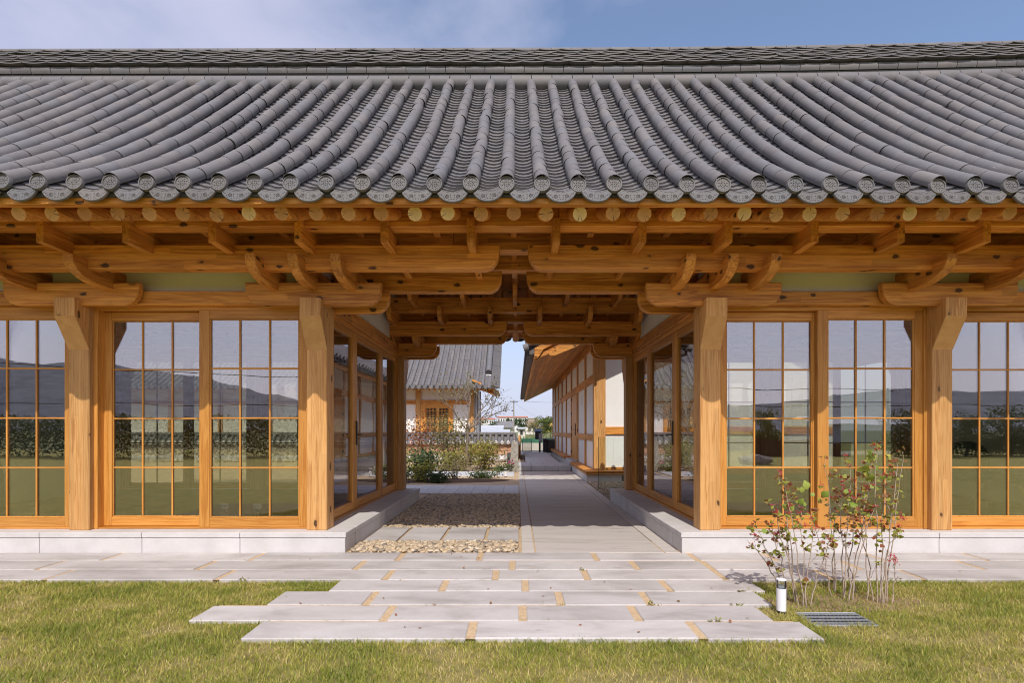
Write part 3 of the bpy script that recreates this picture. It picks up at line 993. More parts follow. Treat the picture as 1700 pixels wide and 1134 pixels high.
roof = MB()
NB = 24
bed = [prof(0.06 + (SLEN - 0.06) * i / NB, 0.0) for i in range(NB + 1)]
poly = [(y, z - 0.095) for y, z in bed]
vs, fs = [], []
xs_ = np.linspace(-7.6, 7.6, 39)
for x in xs_:
    for i in range(NB + 1):
        y, z = prof(0.06 + (SLEN - 0.06) * i / NB, x)
        vs.append((x, y, z - 0.095))
n1 = NB + 1
for k in range(len(xs_) - 1):
    for i in range(NB):
        fs.append((k * n1 + i, k * n1 + i + 1, (k + 1) * n1 + i + 1, (k + 1) * n1 + i)[::-1])
roof.add(vs, fs)
b0 = len(roof.v)
vs = []
for x in xs_:
    for i in range(NB + 1):
        y, z = prof(SLEN * i / NB, x)
        vs.append((x, 14.06 - y, z - 0.05))
fs = []
for k in range(len(xs_) - 1):
    for i in range(NB):
        fs.append((k * n1 + i, k * n1 + i + 1, (k + 1) * n1 + i + 1, (k + 1) * n1 + i))
roof.add(vs, fs)
# closing strips: ridge top, eave underside, ends
for k in range(len(xs_) - 1):
    a, b = xs_[k], xs_[k + 1]
    ya, za = prof(SLEN, a); yb, zb = prof(SLEN, b)
    roof.add([(a, ya, za - 0.095), (b, yb, zb - 0.095), (b, 14.06 - yb, zb - 0.05), (a, 14.06 - ya, za - 0.05)], [(0, 1, 2, 3)])
roof.add([(-7.6, 3.98, 2.88), (7.6, 3.98, 2.85), (7.6, 4.07, 2.928), (-7.6, 4.07, 2.928)], [(0, 3, 2, 1)])
for x in (-7.6, 7.6):
    pl = [prof(SLEN * i / NB, x) for i in range(NB + 1)]
    ring = [(x, y, z - 0.1) for y, z in pl] + [(x, 14.06 - y, z - 0.06) for y, z in reversed(pl)]
    roof.add(ring, [tuple(range(len(ring)))])
roof_o = roof.obj('roof', M_CLAY, hanok)

# round tiles
TS = 0.262
TX = [-0.077 + TS * i for i in range(-28, 30)]
TL = 0.236
NT_ = 17
def round_tile_mesh(n=9, L=0.262, r0=0.0585, r1=0.0562):
    m = MB()
    vs = []
    for (yy, r) in ((0.0, r0 - 0.0035), (0.0, r0), (L, r1)):
        for i in range(n + 1):
            a = math.radians(-22 + 224 * i / n)
            vs.append((r * math.cos(a), yy, r * math.sin(a)))
    fs = []
    for k in range(2):
        for i in range(n):
            fs.append((k * (n + 1) + i, k * (n + 1) + i + 1, (k + 1) * (n + 1) + i + 1, (k + 1) * (n + 1) + i))
    m.add(vs, fs)
    return m
RT = round_tile_mesh()
RT_me = RT.mesh('round_tile', M_CLAY, (0, 0, 0), 50)
rtv = np.array(RT.v); rtf = RT.f
cands = []
for x in TX:
    for j in range(NT_):
        s = 0.03 + j * TL
        if s > SLEN - 0.05: continue
        y, z = prof(s + TL / 2, x)
        u = 858.4 + x * F / y
        vis = -30 < u < 1730
        cands.append((not vis, y, x, j, s))
cands.sort(key=lambda c: (c[0], c[1]))
rest = MB()
for idx, (hid, yy, x, j, s) in enumerate(cands):
    y0, z0 = prof(s, x)
    y0 += 0; sl = slope(s + TL / 2, x)
    jx = rnd.uniform(-0.004, 0.004); jr = rnd.uniform(-0.012, 0.012)
    loc = Vector((x + jx, y0, z0 + rnd.uniform(-0.002, 0.002)))
    rot = Euler((sl + rnd.uniform(-0.002, 0.005), rnd.uniform(-0.05, 0.05), jr * 0.6))
    if idx < 300:
        o = bpy.data.objects.new('round_tile', RT_me)
        COL.objects.link(o)
        o.parent = roof_o
        o.rotation_euler = rot
        o.location = loc - wloc(roof_o)
        WLOC[o.name] = loc
    else:
        M = Matrix.Translation(loc) @ rot.to_matrix().to_4x4()
        rest.add([M @ Vector(p) for p in rtv], rtf, 0, rnd.random())
rest.obj('round_tiles_upper', M_CLAY, roof_o, smooth=50, kind='stuff')

# trough tiles between them
tro = MB()
PITCH = 0.112
NP = int((SLEN - 0.02) / PITCH)
for x in [t + TS / 2 for t in TX]:
    for j in range(NP):
        s = 0.02 + j * PITCH
        y0, z0 = prof(s, x)
        y1, z1 = prof(min(s + PITCH * 1.25, SLEN), x)
        sl = math.atan2(z1 - z0, y1 - y0)
        nx_, nz_ = -math.sin(sl), math.cos(sl)
        lift = 0.020 + rnd.uniform(-0.003, 0.003)
        hw = 0.125
        tilt = rnd.uniform(-0.004, 0.004)
        top0, top1, low0 = [], [], []
        for i in range(7):
            q = -1 + 2 * i / 6
            h = -0.028 - 0.047 * (1 - q * q) + tilt * q
            dz = h + lift
            top0.append((x + q * hw, y0 + nx_ * dz, z0 + nz_ * dz))
            low0.append((x + q * hw, y0 + nx_ * (h - 0.004), z0 + nz_ * (h - 0.004)))
            top1.append((x + q * hw, y1 + nx_ * h, z1 + nz_ * h))
        fs = []
        for i in range(6):
            fs.append((i, i + 1, 7 + i + 1, 7 + i))
            fs.append((14 + i, 14 + i + 1, i + 1, i))
        tro.add(top0 + top1 + low0, fs, 0, rnd.random())
tro.obj('trough_tiles', M_CLAY, roof_o, smooth=35, kind='stuff')

# eave discs with their flower
def disc_mesh():
    m = MB()
    n = 24
    R0 = 0.0595
    prof_ = [(R0, 0.02), (R0, -0.004), (R0 - 0.003, -0.008), (R0 - 0.0095, -0.008), (R0 - 0.0115, -0.001), (0.0, -0.001)]
    vs = []
    for r, yy in prof_[:-1]:
        for i in range(n):
            a = 2 * math.pi * i / n
            vs.append((r * math.cos(a), yy, r * math.sin(a)))
    fs = []
    for k in range(len(prof_) - 2):
        for i in range(n):
            j = (i + 1) % n
            fs.append((k * n + i, (k + 1) * n + i, (k + 1) * n + j, k * n + j)[::-1])
    fs.append(tuple((len(prof_) - 2) * n + i for i in range(n)))
    m.add(vs, fs)
    def pyr(cx, cz, rx, rz, a, h, nn=6):
        vs = []
        for i in range(nn):
            t = 2 * math.pi * i / nn
            px, pz = rx * math.cos(t), rz * math.sin(t)
            vs.append((cx + px * math.cos(a) - pz * math.sin(a), -0.001, cz + px * math.sin(a) + pz * math.cos(a)))
        vs.append((cx, -0.001 - h, cz))
        m.add(vs, [(i, (i + 1) % nn, nn) for i in range(nn)])
    pyr(0, 0, 0.006, 0.006, 0, 0.006)
    for i in range(8):
        a = 2 * math.pi * i / 8
        pyr(0.0175 * math.cos(a), 0.0175 * math.sin(a), 0.0075, 0.0052, a, 0.007)
        a += math.pi / 8
        pyr(0.031 * math.cos(a), 0.031 * math.sin(a), 0.0075, 0.0042, a, 0.006)
    for i in range(16):
        a = 2 * math.pi * (i + 0.5) / 16
        pyr(0.0425 * math.cos(a), 0.0425 * math.sin(a), 0.0032, 0.0032, a, 0.005, 4)
    return m.mesh('eave_disc', M_CLAY, (0, 0, 0), 40)
DM = disc_mesh()

def plaque_mesh():
    m = MB()
    out = [(-0.112, -0.064), (-0.104, -0.079), (-0.091, -0.098), (-0.070, -0.117), (-0.047, -0.129), (-0.022, -0.135), (0, -0.137), (0.022, -0.135), (0.047, -0.129), (0.070, -0.117), (0.091, -0.098), (0.104, -0.079), (0.112, -0.064)]
    top = [(0.094, -0.050), (0.076, -0.036), (0.052, -0.045), (0.026, -0.052), (0, -0.0545), (-0.026, -0.052), (-0.052, -0.045), (-0.076, -0.036), (-0.094, -0.050)]
    poly = out + top
    m.prism(poly, 'y', -0.006, 0.016, 0.004)
    # back shelf that joins the trough tile
    shelf = [(x, z) for x, z in top[1:-1]]
    vs = [(x, 0.005, z) for x, z in shelf] + [(x, 0.12, z + 0.085) for x, z in shelf]
    k = len(shelf)
    m.add(vs, [(i, i + 1, k + i + 1, k + i)[::-1] for i in range(k - 1)])
    def pyr(cx, cz, r, h, nn=5, y0=-0.006):
        vs = [(cx + r * math.cos(2 * math.pi * i / nn), y0, cz + r * math.sin(2 * math.pi * i / nn)) for i in range(nn)] + [(cx, y0 - h, cz)]
        m.add(vs, [(i, (i + 1) % nn, nn) for i in range(nn)])
    for sx in (-1, 1):
        cx, cz = sx * 0.041, -0.092
        pyr(cx, cz, 0.005, 0.007)
        for i in range(7):
            a = 2 * math.pi * i / 7
            pyr(cx + 0.0115 * math.cos(a), cz + 0.0115 * math.sin(a), 0.0058, 0.006)
        for (px, pz, r) in ((0.078, -0.078, 0.008), (0.091, -0.072, 0.005), (0.066, -0.094, 0.005), (0.014, -0.083, 0.006), (0.010, -0.112, 0.007), (0.028, -0.116, 0.005), (0.060, -0.108, 0.004), (0.016, -0.099, 0.004)):
            pyr(sx * px, pz, r, 0.005, 5)
    for i in range(17):
        x = -0.072 + 0.009 * i
        z = -0.0625 + 0.0165 * (x / 0.072) ** 2
        pyr(x, z, 0.0034, 0.004, 4)
    return m.mesh('drip_tile', M_CLAY, (0, 0, 0), 40)
PM = plaque_mesh()
for x in TX:
    if abs(x) > 5.6: continue
    y0, z0 = prof(0.0, x)
    for nm, me, xx, dy, tilt in (('eave_disc', DM, x, 0.0, -0.10), ('drip_tile', PM, x + TS / 2, 0.012, -0.12)):
        zz = prof(0.0, xx)[1]
        o = bpy.data.objects.new(nm, me)
        COL.objects.link(o)
        o.parent = roof_o
        p = Vector((xx + rnd.uniform(-0.004, 0.004), 3.945 + dy + rnd.uniform(-0.006, 0.006), zz + rnd.uniform(-0.003, 0.003)))
        o.location = p - wloc(roof_o)
        o.rotation_euler = (tilt, rnd.uniform(-0.08, 0.08), rnd.uniform(-0.03, 0.03))
        WLOC[o.name] = p
# rear eave tiles in one piece
rear = MB()
for x in TX:
    if abs(x) > 3: continue
    rear.cyl((x, 10.13, 2.94), (x, 9.7, 3.25), 0.06, n=10)
    p = [(x + TS / 2 + 0.11 * math.cos(math.radians(a)), 2.88 + 0.075 * math.sin(math.radians(a))) for a in range(180, 361, 20)]
    rear.prism(p, 'y', 10.05, 10.1, 0.003)
rear.obj('rear_eave_tiles', M_CLAY, roof_o, kind='stuff')

# ridge: two rolls, seven thin courses, a cap
def half_roll(x0, x1, y, z, r, a0=-40, a1=200, n=10, sag=0.0):
    m = MB()
    vs = []
    for (x, rr) in ((x0, r - 0.005), (x0 + 0.003, r), (x1 - 0.003, r), (x1, r - 0.005)):
        for i in range(n + 1):
            a = math.radians(a0 + (a1 - a0) * i / n)
            vs.append((x, y + rr * math.cos(math.pi - a), z + rr * math.sin(a) + (dzr(x))))
    fs = []
    for k in range(3):
        for i in range(n):
            fs.append((k * (n + 1) + i, (k + 1) * (n + 1) + i, (k + 1) * (n + 1) + i + 1, k * (n + 1) + i + 1)[::-1])
    m.add(vs, fs)
    return m
for x in TX:
    if abs(x + TS / 2) > 7.2: continue
    half_roll(x + 0.0025, x + TS - 0.0025, 7.035, 5.650, 0.098, -80, 190).obj('ridge_roll', M_CLAY, roof_o, smooth=50)
x = -7.3
while x < 7.2:
    w = 0.255 + rnd.uniform(-0.004, 0.004)
    half_roll(x, x + w - 0.004, 7.075, 5.835, 0.072).obj('ridge_roll', M_CLAY, roof_o, smooth=50)
    half_roll(x + 0.1, x + w + 0.096, 7.10, 6.095, 0.064, -20, 200).obj('ridge_cap', M_CLAY, roof_o, smooth=50)
    x += w
thin = MB()
for c in range(7):
    x = -7.3 - rnd.random() * 0.3
    yfront = 6.965 + 0.004 * c
    z = 5.897 + 0.0283 * c
    while x < 7.2:
        w = 0.305 + rnd.uniform(-0.006, 0.006)
        yo = rnd.uniform(-0.008, 0.008); zo = rnd.uniform(-0.002, 0.002)
        n = 6
        vs = []
        for i in range(n + 1):
            q = -1 + 2 * i / n
            xx = x + (w - 0.003) * (i / n)
            zz = z + 0.014 * q * q - 0.008 + zo + dzr(xx)
            for (yy, dz) in ((yfront + yo, 0), (yfront + yo, 0.0115), (yfront + 0.2, 0.0115), (yfront + 0.2, 0)):
                vs.append((xx, yy, zz + dz))
        fs = []
        for i in range(n):
            for k in range(4):
                k2 = (k + 1) % 4
                fs.append((i * 4 + k, (i + 1) * 4 + k, (i + 1) * 4 + k2, i * 4 + k2))
        fs += [(0, 1, 2, 3), (n * 4 + 3, n * 4 + 2, n * 4 + 1, n * 4)]
        thin.add(vs, fs, 0, rnd.random())
        x += w
thin.obj('ridge_courses', M_CLAY, roof_o, kind='stuff')
core = MB()
core.box(-7.5, 7.5, 7.03, 7.18, 5.5, 6.075, 0)
core.obj('ridge_core', M_DARKHOLE, roof_o)

# ---------------------------------------------------------------- glazing
def leaf_x(x0, x1, y0, y1, z0, z1, stile, top, bot, nv, nh, parent, rails=True, name='door_leaf', bar=0.017):
    """sliding leaf in a plane of constant y; returns the leaf part"""
    m = MB()
    m.box(x0, x0 + stile, y0, y1, z0, z1, 0.005)
    m.box(x1 - stile, x1, y0, y1, z0, z1, 0.005)
    d = 0.001
    lf = m.obj(name, DZ, parent)
    MB().box(x0 + stile - 0.002, x1 - stile + 0.002, y0 + d, y1 - d, z1 - top, z1 - 0.001, 0.004).obj('rail', DX, lf)
    MB().box(x0 + stile - 0.002, x1 - stile + 0.002, y0 + d, y1 - d, z0 + 0.001, z0 + bot, 0.004).obj('rail', DX, lf)
    gx0, gx1, gz0, gz1 = x0 + stile, x1 - stile, z0 + bot, z1 - top
    # glazing bead
    bd = MB()
    b = 0.012
    ym = (y0 + y1) / 2
    bd.box(gx0, gx0 + b, y0 + 0.010, y1 - 0.010, gz0, gz1, 0.003)
    bd.box(gx1 - b, gx1, y0 + 0.010, y1 - 0.010, gz0, gz1, 0.003)
    bd.box(gx0 + b, gx1 - b, y0 + 0.0105, y1 - 0.0105, gz1 - b, gz1 - 0.0005, 0.003)
    bd.box(gx0 + b, gx1 - b, y0 + 0.0105, y1 - 0.0105, gz0 + 0.0005, gz0 + b, 0.003)
    bd.obj('glazing_bead', DZ, lf)
    pw = (gx1 - gx0) / (nv + 1); ph = (gz1 - gz0) / (nh + 1)
    for i in range(nv):
        xx = gx0 + pw * (i + 1)
        MB().box(xx - bar / 2, xx + bar / 2, y0 + 0.012, y1 - 0.012, gz0 + b, gz1 - b, 0.003).obj('muntin', DZ, lf)
    for j in range(nh):
        zz = gz0 + ph * (j + 1)
        MB().box(gx0 + b, gx1 - b, y0 + 0.0135, y1 - 0.0135, zz - bar / 2, zz + bar / 2, 0.003).obj('muntin', DX, lf)
    for i in range(nv + 1):
        for j in range(nh + 1):
            xa = gx0 + pw * i + (bar / 2 if i else b); xb = gx0 + pw * (i + 1) - (bar / 2 if i < nv else b)
            za = gz0 + ph * j + (bar / 2 if j else b); zb = gz0 + ph * (j + 1) - (bar / 2 if j < nh else b)
            MB().box(xa - 0.001, xb + 0.001, ym - 0.003, ym + 0.003, za - 0.001, zb + 0.001, 0).obj('glass_pane', M_GLASS, lf)
    return lf

def bay(xa, xb):
    a, b = xa + 0.0985, xb - 0.0985
    MB().box(a - 0.01, a + 0.03, 5.262, 5.40, ZP, 2.356, 0.004).obj('window_frame', DZ, hanok)
    o = MB().box(b - 0.03, b + 0.01, 5.262, 5.40, ZP, 2.356, 0.004).obj('window_frame', DZ, hanok)
    MB().box(a + 0.03, b - 0.03, 5.27, 5.40, 2.322, 2.356, 0.004).obj('frame_head', DX, o)
    MB().box(a + 0.03, b - 0.03, 5.272, 5.40, ZP, 0.203, 0.003).obj('sill', DX, o)
    mid = (a + b) / 2
    leaf_x(a + 0.014, mid + 0.042, 5.345, 5.392, 0.205, 2.32, 0.095, 0.085, 0.092, 2, 3, hanok)
    leaf_x(mid - 0.038, b - 0.004, 5.283, 5.335, 0.203, 2.325, 0.102, 0.083, 0.095, 2, 3, hanok)
    # rear glazing of the same bay
    MB().box(a - 0.01, a + 0.03, 8.76, 8.88, ZP, 2.356, 0.004).obj('window_frame', DZ, hanok)
    MB().box(b - 0.03, b + 0.01, 8.76, 8.88, ZP, 2.356, 0.004).obj('window_frame', DZ, hanok)
    leaf_x(a + 0.014, mid + 0.042, 8.765, 8.81, 0.2, 2.354, 0.095, 0.085, 0.092, 1, 2, hanok, name='rear_leaf')
    leaf_x(mid - 0.038, b - 0.004, 8.82, 8.865, 0.2, 2.354, 0.095, 0.085, 0.092, 1, 2, hanok, name='rear_leaf')
bay(COLX[0], COLX[1]); bay(COLX[1], COLX[2]); bay(COLX[3], COLX[4]); bay(COLX[4], COLX[5])

def leaf_y(y0, y1, x0, x1, z0, z1, stile, top, bot, name):
    m = MB()
    m.box(x0, x1, y0, y0 + stile, z0, z1, 0.005)
    m.box(x0, x1, y1 - stile, y1, z0, z1, 0.005)
    lf = m.obj(name, DZ, hanok)
    MB().box(x0 + 0.001, x1 - 0.001, y0 + stile - 0.002, y1 - stile + 0.002, z1 - top, z1 - 0.001, 0.004).obj('rail', DY, lf)
    MB().box(x0 + 0.001, x1 - 0.001, y0 + stile - 0.002, y1 - stile + 0.002, z0 + 0.001, z0 + bot, 0.004).obj('rail', DY, lf)
    xm = (x0 + x1) / 2
    MB().box(xm - 0.003, xm + 0.003, y0 + stile - 0.005, y1 - stile + 0.005, z0 + bot - 0.005, z1 - top + 0.005, 0).obj('glass_pane', M_GLASS, lf)
    return lf
PASS = {}
for sx, (xa, xb) in ((-1, (-1.995, -1.935)), (1, (1.875, 1.935))):
    MB().box(xa - 0.02, xb + 0.012, 5.40, 5.45, ZP, 2.374, 0.004).obj('door_frame', DZ, hanok)
    o = MB().box(xa - 0.02, xb + 0.012, 8.69, 8.736, ZP, 2.374, 0.004).obj('door_frame', DZ, hanok)
    MB().box(xa - 0.02, xb + 0.012, 5.451, 8.689, 2.325, 2.373, 0.004).obj('frame_head', DY, o)
    MB().box(xa - 0.02, xb + 0.012, 5.451, 8.689, ZP, 0.212, 0.003).obj('sill', DY, o)
    for i, (a, b) in enumerate(((5.452, 6.468), (6.474, 7.722), (7.728, 8.688))):
        PASS[(sx, i)] = leaf_y(a, b, xa, xb, 0.214, 2.323, 0.09, 0.085, 0.10, 'passage_door' if i < 2 else 'side_light')
# pull handles and the digital lock
for sx, xface, (ya, yb) in ((-1, -1.935, (6.50, 6.54)), (1, 1.875, (6.50, 6.54))):
    s = -sx
    h = MB()
    h.box(xface + s * 0.002, xface + s * 0.014, ya, yb, 0.975, 1.265, 0.003)
    h.cyl((xface + s * 0.014, ya + 0.02, 1.10), (xface + s * 0.05, ya + 0.02, 1.10), 0.008)
    h.box(xface + s * 0.042, xface + s * 0.056, ya + 0.012, ya + 0.13, 1.09, 1.11, 0.003)
    h.obj('handle', M_BLACK, PASS[(sx, 1)])
lk = MB()
lk.box(1.873, 1.848, 5.52, 5.60, 1.015, 1.20, 0.006)
lko = lk.obj('digital_lock', M_BLACK, PASS[(1, 0)])
l2 = MB()
l2.box(1.8475, 1.838, 5.522, 5.556, 1.02, 1.195, 0.004)
l2.box(1.8475, 1.83, 5.562, 5.585, 1.08, 1.12, 0.004)
l2.obj('digital_lock_cover', M_STEEL, PASS[(1, 0)])

# ------------------------------------------------------------------ lawn grass
def in_slab(x, y):
    if y > 4.165: return True
    for (y0, y1), (xa, xb) in zip(RY[3:], RE[3:]):
        if y0 + 0.012 < y < y1 + 0.018 and xa + 0.012 < x < xb - 0.012:
            return True
    return False
def grass():
    N = 260000
    x = npr.uniform(-4.7, 4.7, N); y = npr.uniform(2.0, 4.20, N)
    keep = (np.abs(x) < 0.97 * y + 0.55)
    keep &= y < 4.19
    for (y0, y1), (xa, xb) in zip(RY[3:], RE[3:]):
        mg = 0.004 + 0.022 * npr.rand(N) ** 2
        keep &= ~((y > y0 + mg) & (y < y1 + 0.02) & (x > xa + mg) & (x < xb - mg))
    keep &= ~((np.abs(x - 1.69) < 0.032) & (np.abs(y - 3.467) < 0.032))
    keep &= ~((x > 1.79) & (x < 2.15) & (y > 3.25) & (y < 3.46) & (npr.rand(N) > 0.02))
    x, y = x[keep], y[keep]
    # patchiness
    gx = np.array([noise.noise(Vector((a * 1.7, b * 2.2, 3.1))) * 0.6 + noise.noise(Vector((a * 5.5, b * 6.5, 1.1))) * 0.4 for a, b in zip(x, y)])
    bare = (gx < -0.2) & (npr.rand(len(x)) < 0.5)
    sh = (((x - 2.2) / 0.60) ** 2 + ((y - 3.68) / 0.20) ** 2 < 1) & (npr.rand(len(x)) < 0.55)
    ok = ~(bare | sh)
    x, y, gx = x[ok], y[ok], gx[ok]
    n = len(x)
    h = npr.uniform(0.012, 0.034, n) * (1 + 0.5 * gx)
    w = npr.uniform(0.0011, 0.0023, n)
    a = npr.uniform(0, 2 * np.pi, n)
    lean = npr.uniform(0.15, 1.25, n) * h
    la = npr.uniform(0, 2 * np.pi, n)
    dx, dy = np.cos(a) * w, np.sin(a) * w
    lx, ly = np.cos(la) * lean, np.sin(la) * lean
    z0 = np.full(n, -0.024)
    V = np.zeros((n, 5, 3))
    V[:, 0] = np.stack([x - dx, y - dy, z0], 1)
    V[:, 1] = np.stack([x + dx, y + dy, z0], 1)
    V[:, 2] = np.stack([x - dx * .8 + lx * .4, y - dy * .8 + ly * .4, z0 + h * .65], 1)
    V[:, 3] = np.stack([x + dx * .8 + lx * .4, y + dy * .8 + ly * .4, z0 + h * .65], 1)
    V[:, 4] = np.stack([x + lx, y + ly, z0 + h], 1)
    b = (np.arange(n) * 5)[:, None]
    Fq = np.concatenate([b + np.array([[0, 1, 3]]), b + np.array([[0, 3, 2]]), b + np.array([[2, 3, 4]])], 1).reshape(-1, 3)
    t = np.clip(0.46 - gx * 0.8 + npr.normal(0, 0.22, n), 0, 1)
    npobj('grass', V.reshape(-1, 3), Fq, M_GRASS, None, np.repeat(t, 3), kind='stuff', label='short mown lawn grass, green with straw patches, around the granite slabs', cat='grass')
from mathutils import noise
grass()
sb = MB()
pts = [(2.2 + 0.55 * math.cos(a) * (1 + 0.09 * math.sin(3 * a)), 3.68 + 0.17 * math.sin(a) * (1 + 0.1 * math.cos(4 * a)), -0.0215) for a in np.linspace(0, 2 * math.pi, 48)[:-1]]
sb.add(pts + [(2.2, 3.67, -0.012)], [(i, (i + 1) % 47, 47) for i in range(47)])
sb.obj('shrub_bed', simple('bare_brown_soil', (0.16, 0.105, 0.055), (0.30, 0.21, 0.12), 14, 0.95, 0.9, 90, detail=7.0), kind='structure')

# ------------------------------------------------------------------ plants
def leaf_arrays(P, size, up=0.4, aspect=0.62, dirs=None, face=0.0):
    n = len(P)
    d = npr.normal(0, 1, (n, 3)) if dirs is None else dirs + npr.normal(0, 0.5, (n, 3))
    d[:, 2] *= 0.6
    d /= np.linalg.norm(d, axis=1)[:, None] + 1e-9
    nn = npr.normal(0, 1, (n, 3)) * 0.6; nn[:, 2] += up + 0.3; nn[:, 1] -= 0.35 + face
    s = np.cross(d, nn); s /= np.linalg.norm(s, axis=1)[:, None] + 1e-9
    nv = np.cross(s, d)
    sz = (size * npr.uniform(0.6, 1.25, n))[:, None]
    prof_ = [(0.0, 0.0, 0.0), (0.16, 0.30, 0.05), (0.40, 0.50, 0.10), (0.62, 0.46, 0.08), (0.74, 0.26, 0.05), (0.84, 0.22, 0.02), (1.0, 0.0, -0.10)]
    if n > 900 or size < 0.05:
        prof_ = [prof_[i] for i in (0, 2, 4, 6)]
    K = len(prof_)
    nv_ = 2 * K - 2
    V = np.zeros((n, nv_, 3))
    for i, (a, b, c) in enumerate(prof_):
        V[:, i] = P + d * sz * a + s * sz * aspect * b + nv * sz * c
        if 0 < i < K - 1:
            V[:, nv_ - i] = P + d * sz * a - s * sz * aspect * b + nv * sz * c
    b = (np.arange(n) * nv_)[:, None]
    Fq = []
    for i in range(1, K - 1):
        l, l2, r_, r2 = i, i + 1, nv_ - i, (nv_ - i - 1)
        if i == 1: Fq.append(b + np.array([[0, 1, nv_ - 1]]))
        if i == K - 2: Fq.append(b + np.array([[l, l2, r_]]))
        else:
            Fq.append(b + np.array([[l, l2, r2]])); Fq.append(b + np.array([[l, r2, r_]]))
    Fq = np.concatenate(Fq, 1).reshape(-1, 3)
    return V.reshape(-1, 3), Fq

def foliage(name, P, size, mat, parent, tint=(0, 1), aspect=0.62, dirs=None):
    P = np.asarray(P, float)
    V, Fq = leaf_arrays(P, size, aspect=aspect, dirs=dirs)
    t = np.repeat(np.clip(npr.uniform(tint[0], tint[1], len(P)), 0, 1), len(Fq) // len(P))
    return npobj(name, V, Fq, mat, parent, t, kind='stuff')

def wander(p0, d, length, n, wob, r):
    p = Vector(p0); d = Vector(d).normalized()
    pts = [p.copy()]
    for i in range(n):
        d = (d + Vector((r.gauss(0, wob), r.gauss(0, wob), r.gauss(0, wob * 0.5)))).normalized()
        p = p + d * (length / n)
        pts.append(p.copy())
    return pts, d

# two berry shrubs in front of the right hand glazing
def berry_shrub(name, label, roots, seed, big):
    r = random.Random(seed)
    cx = sum(q[0] for q in roots) / len(roots); cy = sum(q[1] for q in roots) / len(roots)
    t = thing(name, label, 'shrub', (cx, cy, -0.022), group='red berried shrubs before the right hand glazing')
    lp, ld, bp, wood_ = [], [], [], []
    for (x, y, tx, ty, top, leafy) in roots:
        n = 9
        pts = []
        for i in range(n + 1):
            s = i / n
            bend = 1.25
            pts.append(Vector((x + (tx - x) * s ** bend + r.gauss(0, 0.006), y + (ty - y) * s + r.gauss(0, 0.006), -0.03 + (top + 0.03) * s)))
        MB().tube(pts, [0.0050 - 0.0034 * i / n for i in range(n + 1)], 6).obj('stem', M_STEM, t, smooth=60)
        tw = MB()
        for i in range(2, n + 1):
            s = i / n
            k = r.choice([1, 1, 2]) if s > 0.45 else r.choice([0, 0, 0, 1])
            for _ in range(k):
                a = r.uniform(0, 6.28)
                q, d = wander(pts[i], (math.cos(a), math.sin(a) * 0.7, r.uniform(0.4, 1.3)), r.uniform(0.04, 0.12) * (1.1 - 0.3 * s), 4, 0.18, r)
                tw.tube(q, [0.0016, 0.0014, 0.0012, 0.001, 0.0008], 4)
                if r.random() < leafy * (1.15 if s > 0.5 else 0.35):
                    for kk in range(r.choice([2, 3, 4])):
                        b = q[r.choice([2, 3, 4, 4])]
                        lp.append(b); lp.append(b + Vector((r.gauss(0, .012), r.gauss(0, .012), r.gauss(0, .012)))); ld.append(Vector((r.gauss(0, 1), r.gauss(0, 1), -0.2))); ld.append((d + Vector((r.gauss(0, .6), r.gauss(0, .6), r.gauss(0, .3)))))
                if s > 0.68 and r.random() < 0.6:
                    bp.append(q[-1])
        if len(tw.v):
            tw.obj('twigs', M_STEM, t, kind='stuff')
        if r.random() < 0.75:
            bp.append(pts[-1])
        for kk in range(3):
            lp.append(pts[-1 - kk % 2]); ld.append(Vector((r.gauss(0, 1), r.gauss(0, 1), 0.4)))
    # many small leaves, then the large leaves one by one
    foliage('small_leaves', [tuple(p) for p in lp], 0.033, M_VIB, t, aspect=0.85, dirs=np.array([tuple(d) for d in ld]))
    for (x, y, z, s) in big:
        for k in range(1):
            V, Fq = leaf_arrays(np.array([[x, y, z - s * 0.5]]), s * 1.12, aspect=0.85, dirs=np.array([[0.0, -0.1, 1.1]]), face=2.5)
            npobj('leaf', V, Fq, M_VIBB, t, None, smooth=False)
    for p in bp:
        m = MB()
        for _ in range(r.randint(7, 12)):
            c = p + Vector((r.gauss(0, 0.011), r.gauss(0, 0.011), r.gauss(0.008, 0.008)))
            rad = r.uniform(0.0028, 0.0042)
            m.add([c + Vector(v) * rad for v in I0V], [tuple(f) for f in I0F])
            m.tube([p, c], 0.0006, 3)
        m.obj('berry_cluster', M_BERRY, t, smooth=80, kind='stuff')
    return t

def P2(u, v, Y):
    return ((u - 858.4) * Y / F, Y, H + (715 - v) * Y / F)
def root(u0, v0, u1, v1, leafy=0.8, dy=0.0):
    Y = F * (H + 0.02) / (v0 - 715)
    x0, y0, _ = P2(u0, v0, Y)
    x1, y1, z1 = P2(u1, v1, Y + dy)
    return (x0, y0, x1, y1, z1, leafy)
def bigs(lst, Y):
    return [P2(u, v, Y) + (s,) for u, v, s in lst]
berry_shrub('berry_shrub', 'small red berried shrub just behind the white bollard light',
    [root(1296, 985, 1252, 905, 0.5), root(1300, 990, 1262, 885, 0.7, -.05), root(1322, 1003, 1296, 805, 0.9), root(1326, 1005, 1283, 840, 0.9, .06), root(1334, 1008, 1306, 812, 0.9),
     root(1318, 1000, 1304, 850, 0.9, .05), root(1338, 1008, 1331, 845, 0.9, .08), root(1336, 1005, 1350, 880, 0.6, -.04), root(1345, 1008, 1378, 895, 0.3), root(1310, 996, 1278, 870, 0.7, -.08)], 3,
    bigs([(1332, 812, .055), (1340, 806, .06), (1346, 818, .05), (1326, 830, .06), (1318, 842, .05), (1336, 836, .045), (1308, 838, .045), (1268, 882, .04)], 3.62))
